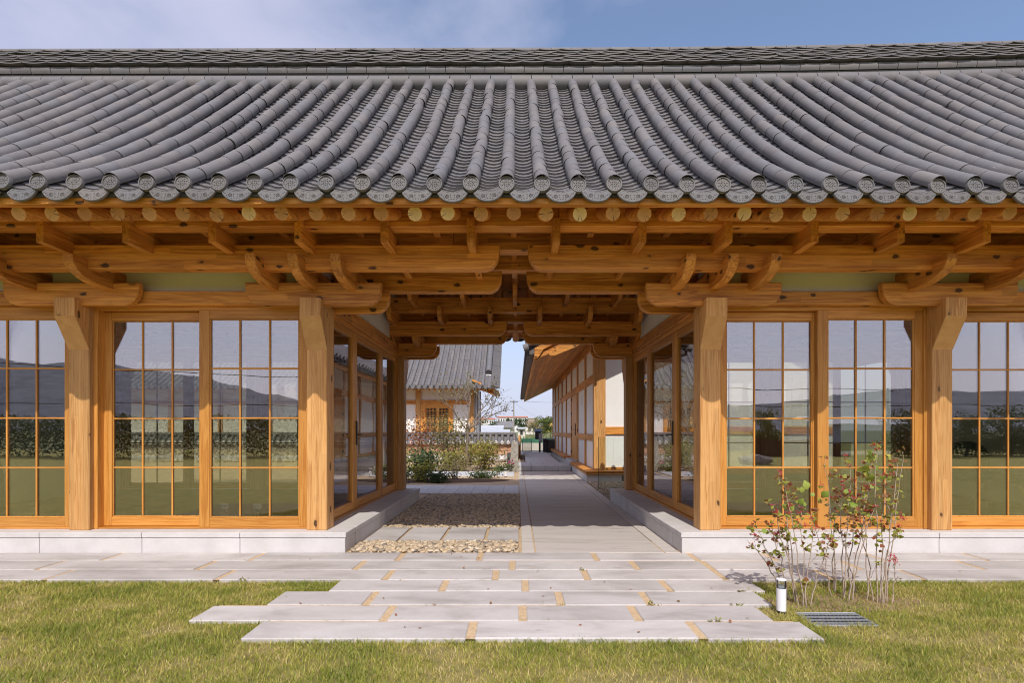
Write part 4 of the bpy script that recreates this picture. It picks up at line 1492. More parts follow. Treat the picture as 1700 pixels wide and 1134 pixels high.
berry_shrub('berry_shrub', 'taller red berried shrub right of the drain grate, at the sunlit door stile',
    [root(1388, 985, 1372, 775, 0.9), root(1384, 985, 1385, 830, 0.8, .06), root(1402, 995, 1412, 775, 1.0), root(1398, 990, 1398, 800, 0.9, .1), root(1408, 992, 1426, 790, 1.0, -.06),
     root(1416, 998, 1448, 770, 1.0), root(1452, 1000, 1420, 830, 0.6, .06), root(1456, 1002, 1455, 748, 0.9), root(1462, 1003, 1470, 790, 0.9, .05), root(1468, 1004, 1492, 770, 0.9),
     root(1472, 1000, 1500, 765, 0.8, .06), root(1380, 990, 1348, 855, 0.6), root(1464, 1004, 1480, 850, 0.8, -.06), root(1420, 985, 1400, 890, 0.5), root(1481, 1003, 1488, 930, 0.1),
     root(1440, 1000, 1434, 815, 0.8, .03), root(1410, 1003, 1452, 842, .7, .02)], 8,
    bigs([(1448, 748, .07), (1452, 758, .065), (1458, 772, .06), (1427, 775, .07), (1434, 783, .075), (1441, 792, .06), (1364, 815, .08), (1445, 842, .055), (1440, 852, .05), (1424, 838, .05), (1404, 815, .045), (1448, 762, .05), (1490, 850, .035), (1462, 790, .05)], 3.72))

# bollard light and grate in the lawn
def bollard(x, y, z, h, r, label):
    t = thing('bollard_light', label, 'lamp', (x, y, z), group='white cylindrical garden lights')
    m = MB(); m.cyl((x, y, z), (x, y, z + 0.02), r * 0.8, n=20)
    m.obj('base', M_BLACK, t, smooth=40)
    m = MB(); m.cyl((x, y, z + 0.02), (x, y, z + h * 0.74), r, n=24)
    m.obj('body', M_WHITE, t, smooth=40)
    m = MB(); m.cyl((x, y, z + h * 0.74), (x, y, z + h * 0.97), r * 0.97, n=24)
    m.obj('glass_lens', M_CLEAR, t, smooth=40)
    m = MB(); m.cyl((x, y, z + h * 0.741), (x, y, z + h * 0.82), r * 0.62, n=16)
    m.obj('lamp_core', M_WHITE, t, smooth=40)
    m = MB(); m.cyl((x, y, z + h * 0.97), (x, y, z + h), r * 1.0, n=24)
    m.obj('cap', M_WHITE, t, smooth=40)
bollard(1.69, 3.467, -0.022, 0.22, 0.029, 'short white bollard light with clear lens on the lawn beside the slabs')
bollard(-0.285, 13.45, -0.012, 0.21, 0.04, 'far white bollard light standing by the pale garden slabs')

M_GRATE = simple('dull_zinc', (0.07, 0.08, 0.085), (0.12, 0.13, 0.14), 30, 0.6, metal=0.2)
gr = thing('drain_grate', 'square galvanised drain grate sunk in the lawn behind the slab corner', 'grate', (1.97, 3.35, -0.05))
gx0, gx1, gy0, gy1 = 1.775, 2.16, 3.235, 3.47
for (a, b, c, d) in ((gx0, gx1, gy0, gy0 + 0.012), (gx0, gx1, gy1 - 0.012, gy1), (gx0, gx0 + 0.012, gy0 + 0.012, gy1 - 0.012), (gx1 - 0.012, gx1, gy0 + 0.012, gy1 - 0.012)):
    MB().box(a, b, c, d, -0.05, -0.014, 0.002).obj('frame_bar', M_GALV, gr)
for i in range(15):
    xx = gx0 + 0.012 + (gx1 - gx0 - 0.024) * (i + 0.5) / 15
    MB().box(xx - 0.002, xx + 0.002, gy0 + 0.012, gy1 - 0.012, -0.05, -0.017, 0).obj('bearing_bar', M_GRATE, gr)
for i in range(4):
    yy = gy0 + 0.012 + (gy1 - gy0 - 0.024) * (i + 0.5) / 4
    MB().box(gx0 + 0.012, gx1 - 0.012, yy - 0.004, yy + 0.004, -0.03, -0.012, 0).obj('cross_bar', M_GALV, gr)
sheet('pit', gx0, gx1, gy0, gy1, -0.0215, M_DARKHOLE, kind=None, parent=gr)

# ------------------------------------------------------------------ chair seen through the right glazing
ch = thing('chair', 'low upholstered lounge chair with splayed timber legs behind the right hand glass', 'chair', (5.45, 6.35, 0.196))
def leg(x0, y0, x1, y1):
    m = MB(); m.cyl((x0, y0, 0.196), (x1, y1, 0.56), 0.013, 0.02, 8)
    m.obj('leg', DZ, ch, smooth=40)
leg(5.13, 6.05, 5.22, 6.15); leg(5.76, 6.05, 5.68, 6.15); leg(5.13, 6.65, 5.22, 6.57); leg(5.76, 6.65, 5.68, 6.57)
FAB = simple('charcoal_fabric', (0.025, 0.026, 0.028), (0.05, 0.05, 0.055), 40, 0.9)
MB().box(5.16, 5.74, 6.08, 6.64, 0.56, 0.65, 0.02).obj('seat', FAB, ch)
bk = MB()
pr = [(5.20, 0.65), (5.70, 0.65)] + [(5.45 + 0.27 * math.cos(math.radians(a)), 0.80 + 0.22 * math.sin(math.radians(a))) for a in range(0, 181, 15)]
bk.prism(pr, 'y', 6.54, 6.63, 0.015)
bk.obj('backrest', FAB, ch, smooth=40)
tb = thing('floor_outlet', 'left of the two white socket boxes on the floor behind the left glass', 'socket', (-3.39, 6.3, 0.196), group='white floor sockets')
m = MB(); m.box(-3.44, -3.355, 6.28, 6.32, 0.24, 0.30, 0.004); m.obj('face_plate', M_WHITE, tb)
m = MB(); m.box(-3.43, -3.41, 6.29, 6.31, 0.196, 0.24, 0.002); m.box(-3.385, -3.365, 6.29, 6.31, 0.196, 0.24, 0.002); m.obj('stand', M_STEEL, tb)
m = MB()
for dx in (-3.42, -3.38): m.cyl((dx, 6.279, 0.27), (dx, 6.2795, 0.27), 0.013, n=10)
m.obj('plug_holes', M_GALV, tb)
t2 = dup(tb, (-3.01, 6.3, 0.196)); t2['label'] = 'right of the two white socket boxes on the floor behind the left glass'

# ------------------------------------------------------------------ glass railing beside the right house
gl = thing('glass_railing', 'frameless clear glass railing between the right hand house and the passage column', 'railing', (2.3, 10.6, 0))
for a, b in ((1.587, 1.873), (1.879, 2.9), (2.906, 3.9)):
    MB().box(a, b, 10.55, 10.562, 0.0, 1.02, 0).obj('glass_panel', M_CLEAR, gl)
MB().box(1.583, 3.9, 10.545, 10.567, -0.02, 0.012, 0.003).obj('base_channel', M_STEEL, gl)
MB().box(1.578, 1.586, 10.548, 10.564, 0.0, 1.024, 0.001).obj('edge_trim', M_BLACK, gl)

# ------------------------------------------------------------------ the house on the right
rh = thing('courtyard_house', 'white plastered timber frame house with deep plank eaves on the right of the path', 'house', (4.0, 20, 0))
XW = 1.77
ps = [12.5, 14.16, 16.0, 17.8, 19.65, 21.55, 23.45, 25.3, 27.1]
MB().box(XW + 0.045, XW + 0.10, 12.6, 27.1, 0.16, 3.35, 0).obj('wall', M_PLASTER, rh)
MB().box(XW + 0.1, 7.5, 12.56, 12.62, 0.2, 4.6, 0).obj('gable_wall', M_PLASTER, rh)
for i, y in enumerate(ps):
    w = 0.2 if i == 0 else 0.14
    MB().box(XW, XW + (0.2 if i == 0 else 0.14), y, y + w, 0.15, 3.32, 0.005).obj('post', WZ, rh)
MB().box(1.98, 2.1, 12.49, 12.55, 0.15, 3.32, 0.005) if False else None
MB().box(1.972, 2.045, 12.515, 12.60, 0.15, 3.32, 0.004).obj('post', WZ, rh)
for i in range(8):
    a = ps[i] + (0.2 if i == 0 else 0.14); b = ps[i + 1]
    if i != 2:
        MB().box(XW + 0.006, XW + 0.12, a, b, 0.90, 1.06, 0.004).obj('rail', WY, rh)
    MB().box(XW + 0.006, XW + 0.12, a, b, 2.27, 2.47, 0.004).obj('rail', WY, rh)
    MB().box(XW + 0.006, XW + 0.12, a, b, 3.10, 3.30, 0.004).obj('rail', WY, rh)
MB().box(2.045, 7.4, 12.52, 12.62, 1.06, 1.235, 0.004).obj('rail', WX, rh)
MB().box(2.045, 7.4, 12.52, 12.62, 0.15, 0.30, 0.004).obj('rail', WX, rh)
dr = MB(); dr.box(XW - 0.004, XW + 0.06, 16.16, 16.26, 0.2, 2.27, 0.004); dr.box(XW - 0.004, XW + 0.06, 17.72, 17.8, 0.2, 2.27, 0.004)
dro = dr.obj('door', DZ, rh)
for i in range(5):
    a = 16.265 + i * 0.291
    MB().box(XW + 0.012, XW + 0.05, a, a + 0.286, 0.22, 2.26, 0.006).obj('door_board', DZ, dro)
h = MB(); h.box(XW - 0.01, XW + 0.012, 16.50, 16.56, 1.0, 1.36, 0.003); h.box(XW - 0.05, XW - 0.035, 16.50, 16.70, 1.15, 1.18, 0.003)
h.obj('handle', M_BLACK, dro)
for z in (0.42, 0.95, 1.65, 2.1):
    MB().box(XW - 0.012, XW + 0.03, 17.70, 17.76, z, z + 0.10, 0.003).obj('hinge', M_BLACK, dro)
MB().box(XW - 0.012, XW + 0.005, 17.66, 17.72, 1.18, 1.30, 0.003).obj('entry_lock', M_BLACK, dro)
# wall vents
for y in (12.95, 14.9, 18.3, 20.2, 22.1):
    MB().box(XW + 0.034, XW + 0.046, y + 0.35, y + 0.55, 1.85, 2.1, 0.003).obj('wall_vent', M_WHITE, rh)
# timber bench and granite base
MB().box(1.56, 2.35, 12.19, 15.6, -0.05, 0.15, 0.005).obj('granite_base', M_GRAN, rh)
MB().box(1.62, 1.95, 17.95, 27.4, -0.05, 0.22, 0.005).obj('granite_base', M_GRAN, rh)
for a, b in ((1.545, 2.42),):
    MB().box(a, b, 12.15, 15.75, 0.152, 0.192, 0.006).obj('bench_board', WX, rh)
    MB().box(a + 0.03, b - 0.03, 12.18, 15.72, 0.1925, 0.204, 0.003).obj('bench_fillet', WX, rh)
    MB().box(a, b, 12.15, 15.75, 0.2045, 0.24, 0.006).obj('bench_board', WX, rh)
MB().box(1.545, 1.80, 17.9, 27.4, 0.222, 0.30, 0.006).obj('bench_board', WY, rh)
MB().box(1.55, 1.92, 16.0, 17.8, -0.02, 0.20, 0.005).obj('door_step', M_COOL, rh)
MB().box(1.60, 1.92, 16.0, 17.8, 0.2005, 0.26, 0.005).obj('door_step', M_COOL, rh)
# eave soffit planks and roof
nb = 11
for i in range(nb):
    x0 = 0.42 + (1.86 - 0.42) * i / nb; x1 = 0.42 + (1.86 - 0.42) * (i + 1) / nb - 0.006
    zf = lambda x: 2.65 + 0.482 * (x - 0.42)
    MB().prism([(x0, zf(x0)), (x1, zf(x1)), (x1, zf(x1) + 0.03), (x0, zf(x0) + 0.03)], 'y', 11.462, 28.0, 0.003).obj('soffit_plank', WY, rh)
MB().prism([(0.36, 2.64), (0.418, 2.64), (0.418, 2.78), (0.36, 2.75)], 'y', 11.455, 28.02, 0.004).obj('fascia_board', WY, rh)
# barge board at the near gable with its scroll
MB().prism([(0.365, 2.655), (0.44, 2.675), (0.56, 2.86), (4.4, 4.70), (4.4, 5.06), (0.365, 2.88)], 'y', 11.40, 11.45, 0.006).obj('barge_board', WX, rh)
MB().prism([(0.44, 2.665), (1.86, 3.345), (1.86, 3.50), (0.50, 2.90)], 'y', 11.4525, 11.4605, 0.001).obj('gable_board', WX, rh)
sc = [(0.66, 2.735), (0.70, 2.70), (0.80, 2.715), (1.2, 2.88), (1.7, 3.12), (1.7, 3.4), (1.5, 3.33), (1.3, 3.22), (1.17, 3.07), (1.10, 2.975), (1.02, 2.945), (0.965, 2.95), (0.945, 3.03), (0.915, 2.95), (0.87, 2.87), (0.80, 2.80), (0.74, 2.785), (0.70, 2.80), (0.675, 2.785)]
MB().prism(sc, 'y', 11.30, 11.395, 0.006).obj('scroll_bracket', WX, rh)
rt = MB()
rt.prism([(0.21, 2.74), (0.36, 2.76), (4.4, 4.98), (4.4, 5.15), (0.21, 2.84)], 'y', 11.45, 28.15, 0.01)
rt.prism([(4.4, 4.98), (8.6, 2.76), (8.7, 2.84), (4.4, 5.15)], 'y', 11.45, 28.15, 0.01)
rto = rt.obj('roof', M_CLAY, rh)
rr = MB()
y = 11.55
while y < 28.1:
    rr.cyl((0.20, y, 2.86), (4.35, y, 5.17), 0.075, n=10, tint=rnd.random())
    rr.prism([(y + 0.02, 2.84), (y + 0.13, 2.76), (y + 0.245, 2.84)], 'x', 0.17, 0.21, 0.0, tint=rnd.random())
    y += 0.265
rr.obj('roof_tiles', M_CLAY, rto, kind='stuff')
vg = MB()
for i in range(9):
    x = 0.2 + i * 0.26; z = 2.90 + 0.556 * (x - 0.2)
    vg.cyl((x, 11.41, z + 0.05), (x + 0.24, 11.41, z + 0.185), 0.075, n=12, tint=rnd.random())
vg.obj('verge_tiles', M_CLAY, rto, kind='stuff', smooth=50)
MB().cyl((0.14, 11.38, 2.87), (0.24, 11.38, 2.90), 0.085, n=16).obj('eave_disc', M_CLAY, rto, smooth=40)

# ------------------------------------------------------------------ the house at the back left
lh = thing('back_house', 'white walled house with grey tiled roof and lattice doors behind the garden wall', 'house', (-5.5, 26, 0))
MB().box(-22, -1.99, 25.06, 25.2, 0.0, 3.35, 0).obj('wall', M_PLASTER, lh)
MB().box(-2.1, -1.99, 25.2, 29, 0.0, 3.35, 0).obj('side_wall', M_PLASTER, lh)
for x, w in ((-18.4, .2), (-16.1, .2), (-13.8, .2), (-11.5, .2), (-9.2, .2), (-7.4, .2), (-4.68, .24), (-2.2, .22)):
    MB().box(x, x + w, 24.98, 25.14, 0.3, 3.25, 0.006).obj('post', WZ, lh)
for a, b in ((-18.18, -16.12), (-15.88, -13.82), (-13.58, -11.52), (-11.28, -9.22), (-8.98, -7.42), (-7.18, -4.69), (-4.43, -2.21)):
    MB().box(a, b, 25.0, 25.12, 2.36, 2.56, 0.005).obj('rail', WX, lh)
    MB().box(a, b, 25.0, 25.12, 0.86, 1.02, 0.005).obj('rail', WX, lh)
dd = thing('lattice_door', None, None, (0, 0, 0)); bpy.data.objects.remove(dd)
df = MB()
for (a, b, c, d) in ((-4.43, -4.22, 0.6, 2.36), (-3.72, -3.60, 0.6, 2.36), (-3.16, -2.95, 0.6, 2.36)):
    df.box(a, b, 25.0, 25.08, c, d, 0.004)
ldo = df.obj('lattice_door', DZ, lh)
MB().box(-4.22, -3.16, 25.001, 25.079, 2.18, 2.355, 0.004).obj('door_rail', DX, ldo)
MB().box(-4.22, -3.16, 25.001, 25.079, 0.6, 0.95, 0.004).obj('door_rail', DX, ldo)
for x in np.arange(-4.19, -3.73, 0.066):
    MB().box(x, x + 0.018, 25.02, 25.04, 0.95, 2.18, 0).obj('lattice_slat', DZ, ldo)
for x in np.arange(-3.57, -3.17, 0.066):
    MB().box(x, x + 0.018, 25.02, 25.04, 0.95, 2.18, 0).obj('lattice_slat', DZ, ldo)
for z in (1.1, 1.2, 1.3, 1.62, 1.72, 1.82, 2.05):
    MB().box(-4.22, -3.73, 25.024, 25.045, z, z + 0.018, 0).obj('lattice_bar', DX, ldo)
    MB().box(-3.59, -3.16, 25.024, 25.045, z, z + 0.018, 0).obj('lattice_bar', DX, ldo)
MB().box(-4.22, -3.16, 25.046, 25.056, 0.95, 2.18, 0).obj('dark_glazing', simple('dark_pane', (0.02, 0.022, 0.02), (0.05, 0.05, 0.045), 1.0, 0.15), ldo)
for i in range(3):
    x = -1.92 + 0.09 * i
    m = MB(); m.cyl((x, 25.1 + 0.25 * i, 0.0), (x, 25.1 + 0.25 * i, 3.0), 0.035, n=10)
    m.obj('downpipe', simple('grey_pipe', (0.36, 0.35, 0.36), (0.42, 0.41, 0.42), 4, 0.5) if i == 0 else bpy.data.materials['grey_pipe'], lh, smooth=40)
lr = MB()
def lprof(y):
    t = (y - 23.85) / 4.2
    return 3.12 + 2.55 * t + 0.75 * t * t
pl = [(y, lprof(y)) for y in np.linspace(23.85, 28.05, 9)]
lr.prism([(p[0], p[1] - 0.09) for p in pl] + [(pl[-1][0], pl[-1][1] - 0.3), (24.1, 3.0)], 'x', -23, -0.86, 0.0)
lro = lr.obj('roof', M_CLAY, lh)
lt = MB()
cols = np.arange(-22.8, -1.42, 0.266)
for x in cols:
    for i in range(len(pl) - 1):
        lt.cyl((x, pl[i][0], pl[i][1] - 0.02), (x, pl[i + 1][0], pl[i + 1][1] - 0.02), 0.07, n=8, caps=(i == 0), tint=rnd.random())
    ny = 34
    for j in range(ny):
        y0 = 23.9 + 4.1 * j / ny; y1 = y0 + 0.16
        xa, xb = x + 0.05, x + 0.216
        xm = (xa + xb) / 2
        z0, z1 = lprof(y0), lprof(y1)
        vs = [(xa, y0, z0 - 0.035), (xm, y0, z0 - 0.065), (xb, y0, z0 - 0.035), (xa, y1, z1 - 0.065), (xm, y1, z1 - 0.095), (xb, y1, z1 - 0.065), (xa, y0, z0 - 0.075), (xm, y0, z0 - 0.105), (xb, y0, z0 - 0.075)]
        lt.add(vs, [(0, 1, 4, 3), (1, 2, 5, 4), (6, 7, 1, 0), (7, 8, 2, 1)], 0, rnd.random())
    lt.prism([(x + 0.03, 3.12), (x + 0.07, 3.0), (x + 0.133, 2.97), (x + 0.196, 3.0), (x + 0.236, 3.12)], 'y', 23.80, 23.84, 0.0, tint=rnd.random())
lt.obj('roof_tiles', M_CLAY, lro, kind='stuff')
hp = MB()
for i in range(2, len(pl) - 1):
    hp.cyl((-1.30, pl[i][0], pl[i][1] + 0.06), (-1.30, pl[i + 1][0], pl[i + 1][1] + 0.06), 0.13, n=12, tint=0.3)
hp.cyl((-1.30, 24.86, 3.82), (-1.30, 24.9, 3.86), 0.15, n=14)
hp.obj('hip_roll', M_CLAY, lro, smooth=40)
MB().box(-1.42, -1.18, 24.84, 24.9, 3.55, 3.72, 0.01).obj('roll_end_mortar', M_WHITE, lro)
sv = MB()
for i in range(30):
    y = 23.9 + i * 0.14
    sv.cyl((-1.16, y, lprof(y) + 0.02), (-0.76, y, lprof(y) - 0.10), 0.055, n=8, tint=rnd.random())
sv.obj('side_tiles', M_CLAY, lro, kind='stuff')
for i in range(86):
    x = -21.64 + 0.24 * i
    m = MB(); m.cyl((x, 24.0, 2.96), (x, 25.3, 3.45), 0.055, n=10, mcap=1)
    m.obj('rafter', [WY, WX], lh, smooth=40)
for i in range(7):
    y = 24.3 + 0.3 * i
    m = MB(); m.cyl((-0.92, y, 2.72 + 0.03 * i), (-2.0, y, 3.2), 0.055, n=10)
    m.obj('rafter', WX, lh, smooth=40)
MB().prism([(-2.0, 3.36), (-0.9, 2.86), (-0.84, 2.93), (-2.0, 3.44)], 'y', 24.05, 27.5, 0.004).obj('side_soffit', WY, lh)

# ------------------------------------------------------------------ garden wall
gw = thing('garden_wall', 'low brick garden wall with grey tile coping and white mortar tile ends', 'wall', (-5, 20.1, 0))
MB().box(-22, -0.12, 20.0, 20.3, 0.0, 0.66, 0).obj('wall_core', M_MORTAR, gw)
nbk = 0
for r_ in range(6):
    z = 0.28 + r_ * 0.062
    x = -0.12 - (0.0 if r_ % 2 else 0.12)
    while x > -5.3:
        if nbk < 300:
            MB().box(max(x - 0.235, -9.9), x, 19.982, 20.05, z, z + 0.048, 0).obj('brick', M_BRICK, gw)
            nbk += 1
        x -= 0.245
for i in range(80):
    w = rnd.uniform(0.18, 0.36)
    x = -0.3 - i * 0.25
    m = MB()
    m.add([Vector(v) * 1.0 * 0.15 * rnd.uniform(0.8, 1.1) * 1.0 + Vector((x, 19.9 + rnd.uniform(-.06, .06), 0.10)) for v in I1V], [tuple(f) for f in I1F])
    m.obj('base_stone', M_GRAN, gw, smooth=60)
cp = MB()
cp.prism([(19.88, 0.69), (20.15, 0.95), (20.42, 0.69), (20.42, 0.64), (19.88, 0.64)], 'x', -22, -0.02, 0.005)
cpo = cp.obj('coping', M_CLAY, gw)
x = -0.1
i = 0
while x > -21.5:
    m = MB(); m.cyl((x, 19.87, 0.72), (x, 20.15, 0.99), 0.06, n=10)
    m.obj('coping_tile', M_CLAY, gw, smooth=40)
    m = MB(); m.cyl((x, 19.82, 0.695), (x, 19.87, 0.72), 0.062, n=10)
    m.obj('mortar_end', M_WHITE, gw, smooth=40)
    x -= 0.222
for i in range(80):
    x = -0.05 - i * 0.27
    m = MB(); m.cyl((x, 20.15, 1.02), (x - 0.265, 20.15, 1.02), 0.075, n=10)
    m.obj('coping_ridge_tile', M_CLAY, gw, smooth=40)
# return of the coping towards the gate
m = MB(); m.prism([(-0.30, 0.66), (-0.08, 0.9), (0.14, 0.66), (0.14, 0.6), (-0.30, 0.6)], 'y', 20.62, 24.6, 0.005); m.obj('return_coping', M_CLAY, gw)
MB().box(-0.16, 0.0, 20.62, 24.6, 0.0, 0.66, 0).obj('return_wall', M_MORTAR, gw)

# pillar, stub stone
pm = simple('rough_granite', (0.26, 0.235, 0.20), (0.42, 0.385, 0.33), 14.0, 0.9, 0.9, 60, speck=(90.0, 0.6))
m = MB()
n = 9
vs = []
for k in range(n):
    t = k / (n - 1)
    hw = 0.135 - 0.055 * t; z = -0.02 + 0.87 * t
    xo = -0.085 + 0.02 * t
    for (a, b) in ((-1, -1), (1, -1), (1, 1), (-1, 1)):
        vs.append((xo + a * hw * rnd.uniform(0.95, 1.03), 15.3 + b * 0.10 * rnd.uniform(0.95, 1.05), z))
fs = [(k * 4 + i, k * 4 + (i + 1) % 4, (k + 1) * 4 + (i + 1) % 4, (k + 1) * 4 + i) for k in range(n - 1) for i in range(4)] + [(0, 3, 2, 1), tuple((n - 1) * 4 + i for i in range(4))]
m.add(vs, fs)
m.obj('stone_pillar', pm, label='tapering rough granite pillar at the end of the garden wall, left of the path', cat='pillar')
m = MB(); m.box(-0.29, -0.14, 15.9, 16.1, -0.02, 0.50, 0.02)
m.obj('boundary_stone', simple('dark_stone', (0.07, 0.065, 0.06), (0.13, 0.12, 0.11), 20, 0.9, 0.6, 60), label='short dark upright stone left of the tapering granite pillar', cat='stone')

# ------------------------------------------------------------------ garden planting
def shrub(name, label, x, y, h, rx, ry, nleaf, size, mat, nstem=7, tint=(0, 1), group=None, base=0.15, cat='shrub', z0=-0.012):
    r = random.Random(int(abs(x * 991 + y * 37)) + nleaf)
    t = thing(name, label, cat, (x, y, z0), group=group)
    P = []
    tips = []
    nleaf = int(nleaf * 1.45)
    for i in range(nstem):
        a = r.uniform(0, 6.28); rr = math.sqrt(r.random())
        end = Vector((x + rx * rr * math.cos(a), y + ry * rr * math.sin(a), z0 + h * r.uniform(0.65, 1.0)))
        st = Vector((x + r.gauss(0, rx * 0.15), y + r.gauss(0, ry * 0.15), z0))
        pts = [st.lerp(end, s) + Vector((r.gauss(0, .02), r.gauss(0, .02), 0)) * (1 if 0 < s else 0) for s in (0, .25, .5, .75, 1)]
        MB().tube(pts, [0.012 * h + 0.003, 0.010 * h + 0.002, 0.007 * h + 0.002, 0.004, 0.002], 5).obj('stem', M_BARK, t)
        tips.append(pts)
    for i in range(nleaf):
        pts = r.choice(tips)
        s = base + (1 - base) * r.random() ** 0.8
        k = min(int(s * 4), 3)
        p = pts[k].lerp(pts[k + 1], s * 4 - k)
        sp = 0.10 * h + 0.05
        P.append(tuple(p + Vector((r.gauss(0, sp), r.gauss(0, sp), r.gauss(0, sp * 0.7)))))
    P = np.array(P); P[:, 2] = np.maximum(P[:, 2], z0 + 0.015)
    foliage('foliage', P, size, mat, t, tint)
    return t

GG = 'garden shrubs before the brick wall'
shrub('maple_shrub', 'slender reddish brown leaved shrub left in front of the brick wall', -3.02, 17.0, 1.75, 0.38, 0.35, 520, 0.075, M_LRED, 9, group=GG, base=0.25)
shrub('olive_shrub', 'olive leaved multi stemmed shrub in the middle before the lattice doors', -2.1, 17.2, 1.65, 0.60, 0.45, 1000, 0.075, M_LOLIVE, 12, group=GG, base=0.3)
shrub('garden_shrub', 'yellow green leafy shrub right before the brick wall beside the pillar', -0.95, 15.9, 0.95, 0.62, 0.40, 900, 0.07, M_LYEL, 14, group=GG, base=0.2)
shrub('garden_shrub', 'light feathery green shrub at the far left edge beside the passage column', -2.95, 13.6, 0.72, 0.36, 0.30, 900, 0.045, M_LYEL, 12, (0.1, 0.5), group=GG, base=0.1)
shrub('garden_shrub', 'dark green broad leaved shrub behind the yellow leaved plant', -2.35, 13.2, 0.68, 0.36, 0.3, 420, 0.085, M_LDARK, 9, group=GG)
shrub('garden_shrub', 'low plant with bright yellow green leaves at the soil edge', -2.22, 12.25, 0.42, 0.30, 0.22, 260, 0.08, M_LYEL, 8, (0.3, 0.8), group=GG)
shrub('garden_shrub', 'low dark green mound next to the left column', -2.75, 12.0, 0.30, 0.40, 0.25, 520, 0.06, M_LDARK, 9, group=GG)
shrub('garden_shrub', 'low dark green mound in front of the mulch bed', -1.75, 12.0, 0.24, 0.42, 0.2, 480, 0.055, M_LDARK, 9, (0, 0.8), group=GG)
shrub('garden_shrub', 'thin twiggy shrub with few leaves standing in the mulch', -1.45, 12.7, 0.55, 0.34, 0.25, 130, 0.05, M_LOLIVE, 14, group=GG)
shrub('garden_shrub', 'low spreading juniper like green plant right on the mulch', -0.85, 13.1, 0.16, 0.5, 0.18, 420, 0.05, M_LGREEN, 8, (0, 0.6), group=GG)
shrub('garden_shrub', 'bright green leafy plant behind the pale slabs', -1.95, 15.4, 0.6, 0.4, 0.3, 480, 0.07, M_LYEL, 9, (0.1, 0.6), group=GG)
shrub('garden_shrub', 'brownish green twiggy plant below the reddish shrub', -2.7, 15.6, 0.7, 0.42, 0.3, 420, 0.06, M_LOLIVE, 12, group=GG)
shrub('garden_shrub', 'low dark green ground cover plant at the pillar foot', -0.5, 15.1, 0.2, 0.36, 0.2, 260, 0.05, M_LGREEN, 8, (0, 0.6), group=GG)
shrub('garden_shrub', 'fresh green feathery plant between the dark shrub and the wall', -3.3, 14.8, 0.62, 0.4, 0.35, 700, 0.05, M_LYEL, 12, (0.0, 0.45), group=GG, base=0.1)
shrub('garden_shrub', 'slim straw coloured grass clump in the middle of the bed', -1.55, 15.2, 0.5, 0.22, 0.2, 300, 0.06, M_LOLIVE, 12, (0.5, 1), group=GG, base=0.1)
shrub('garden_shrub', 'yellow green bush close to the brick wall, half behind the tree trunk', -1.6, 18.2, 0.8, 0.5, 0.3, 500, 0.07, M_LYEL, 10, (0.2, 0.8), group=GG)
fl = shrub('flowering_plant', 'small plant with magenta flowers at the foot of the pillar', -0.17, 14.9, 0.34, 0.10, 0.1, 60, 0.05, M_LGREEN, 6, group=GG, cat='flowers')
mag = simple('magenta_petals', (0.4, 0.02, 0.12), (0.5, 0.04, 0.2), 40, 0.6)
for dx, dz in ((-0.05, 0.27), (0.04, 0.33), (0.02, 0.22), (-0.02, 0.3), (0.07, 0.25)):
    m = MB(); m.add([Vector(v) * 0.026 + Vector((-0.17 + dx, 14.85, dz)) for v in I0V], [tuple(f) for f in I0F]); m.obj('flower_head', mag, fl)
mul_ = MB()
pts = [(-1.75 + 1.55 * math.cos(a) * (1 + 0.08 * math.sin(3 * a)), 12.55 + 0.62 * math.sin(a) * (1 + 0.1 * math.cos(2 * a)), -0.007) for a in np.linspace(0, 2 * math.pi, 40)[:-1]]
mul_.add(pts + [(-1.75, 12.55, 0.03)], [(i, (i + 1) % 39, 39) for i in range(39)])
mul_.obj('mulch_bed', M_MULCH, kind='structure')
bm_ = MB()
pts = [(-2.0 + 2.1 * math.cos(a), 16.4 + 1.0 * math.sin(a), -0.006) for a in np.linspace(0, 2 * math.pi, 40)[:-1]]
bm_.add(pts + [(-2.0, 16.4, 0.04)], [(i, (i + 1) % 39, 39) for i in range(39)])
bm_.obj('planting_bed', simple('brown_soil', (0.16, 0.115, 0.07), (0.28, 0.21, 0.13), 8, 0.95, 0.8, 50), kind='structure')

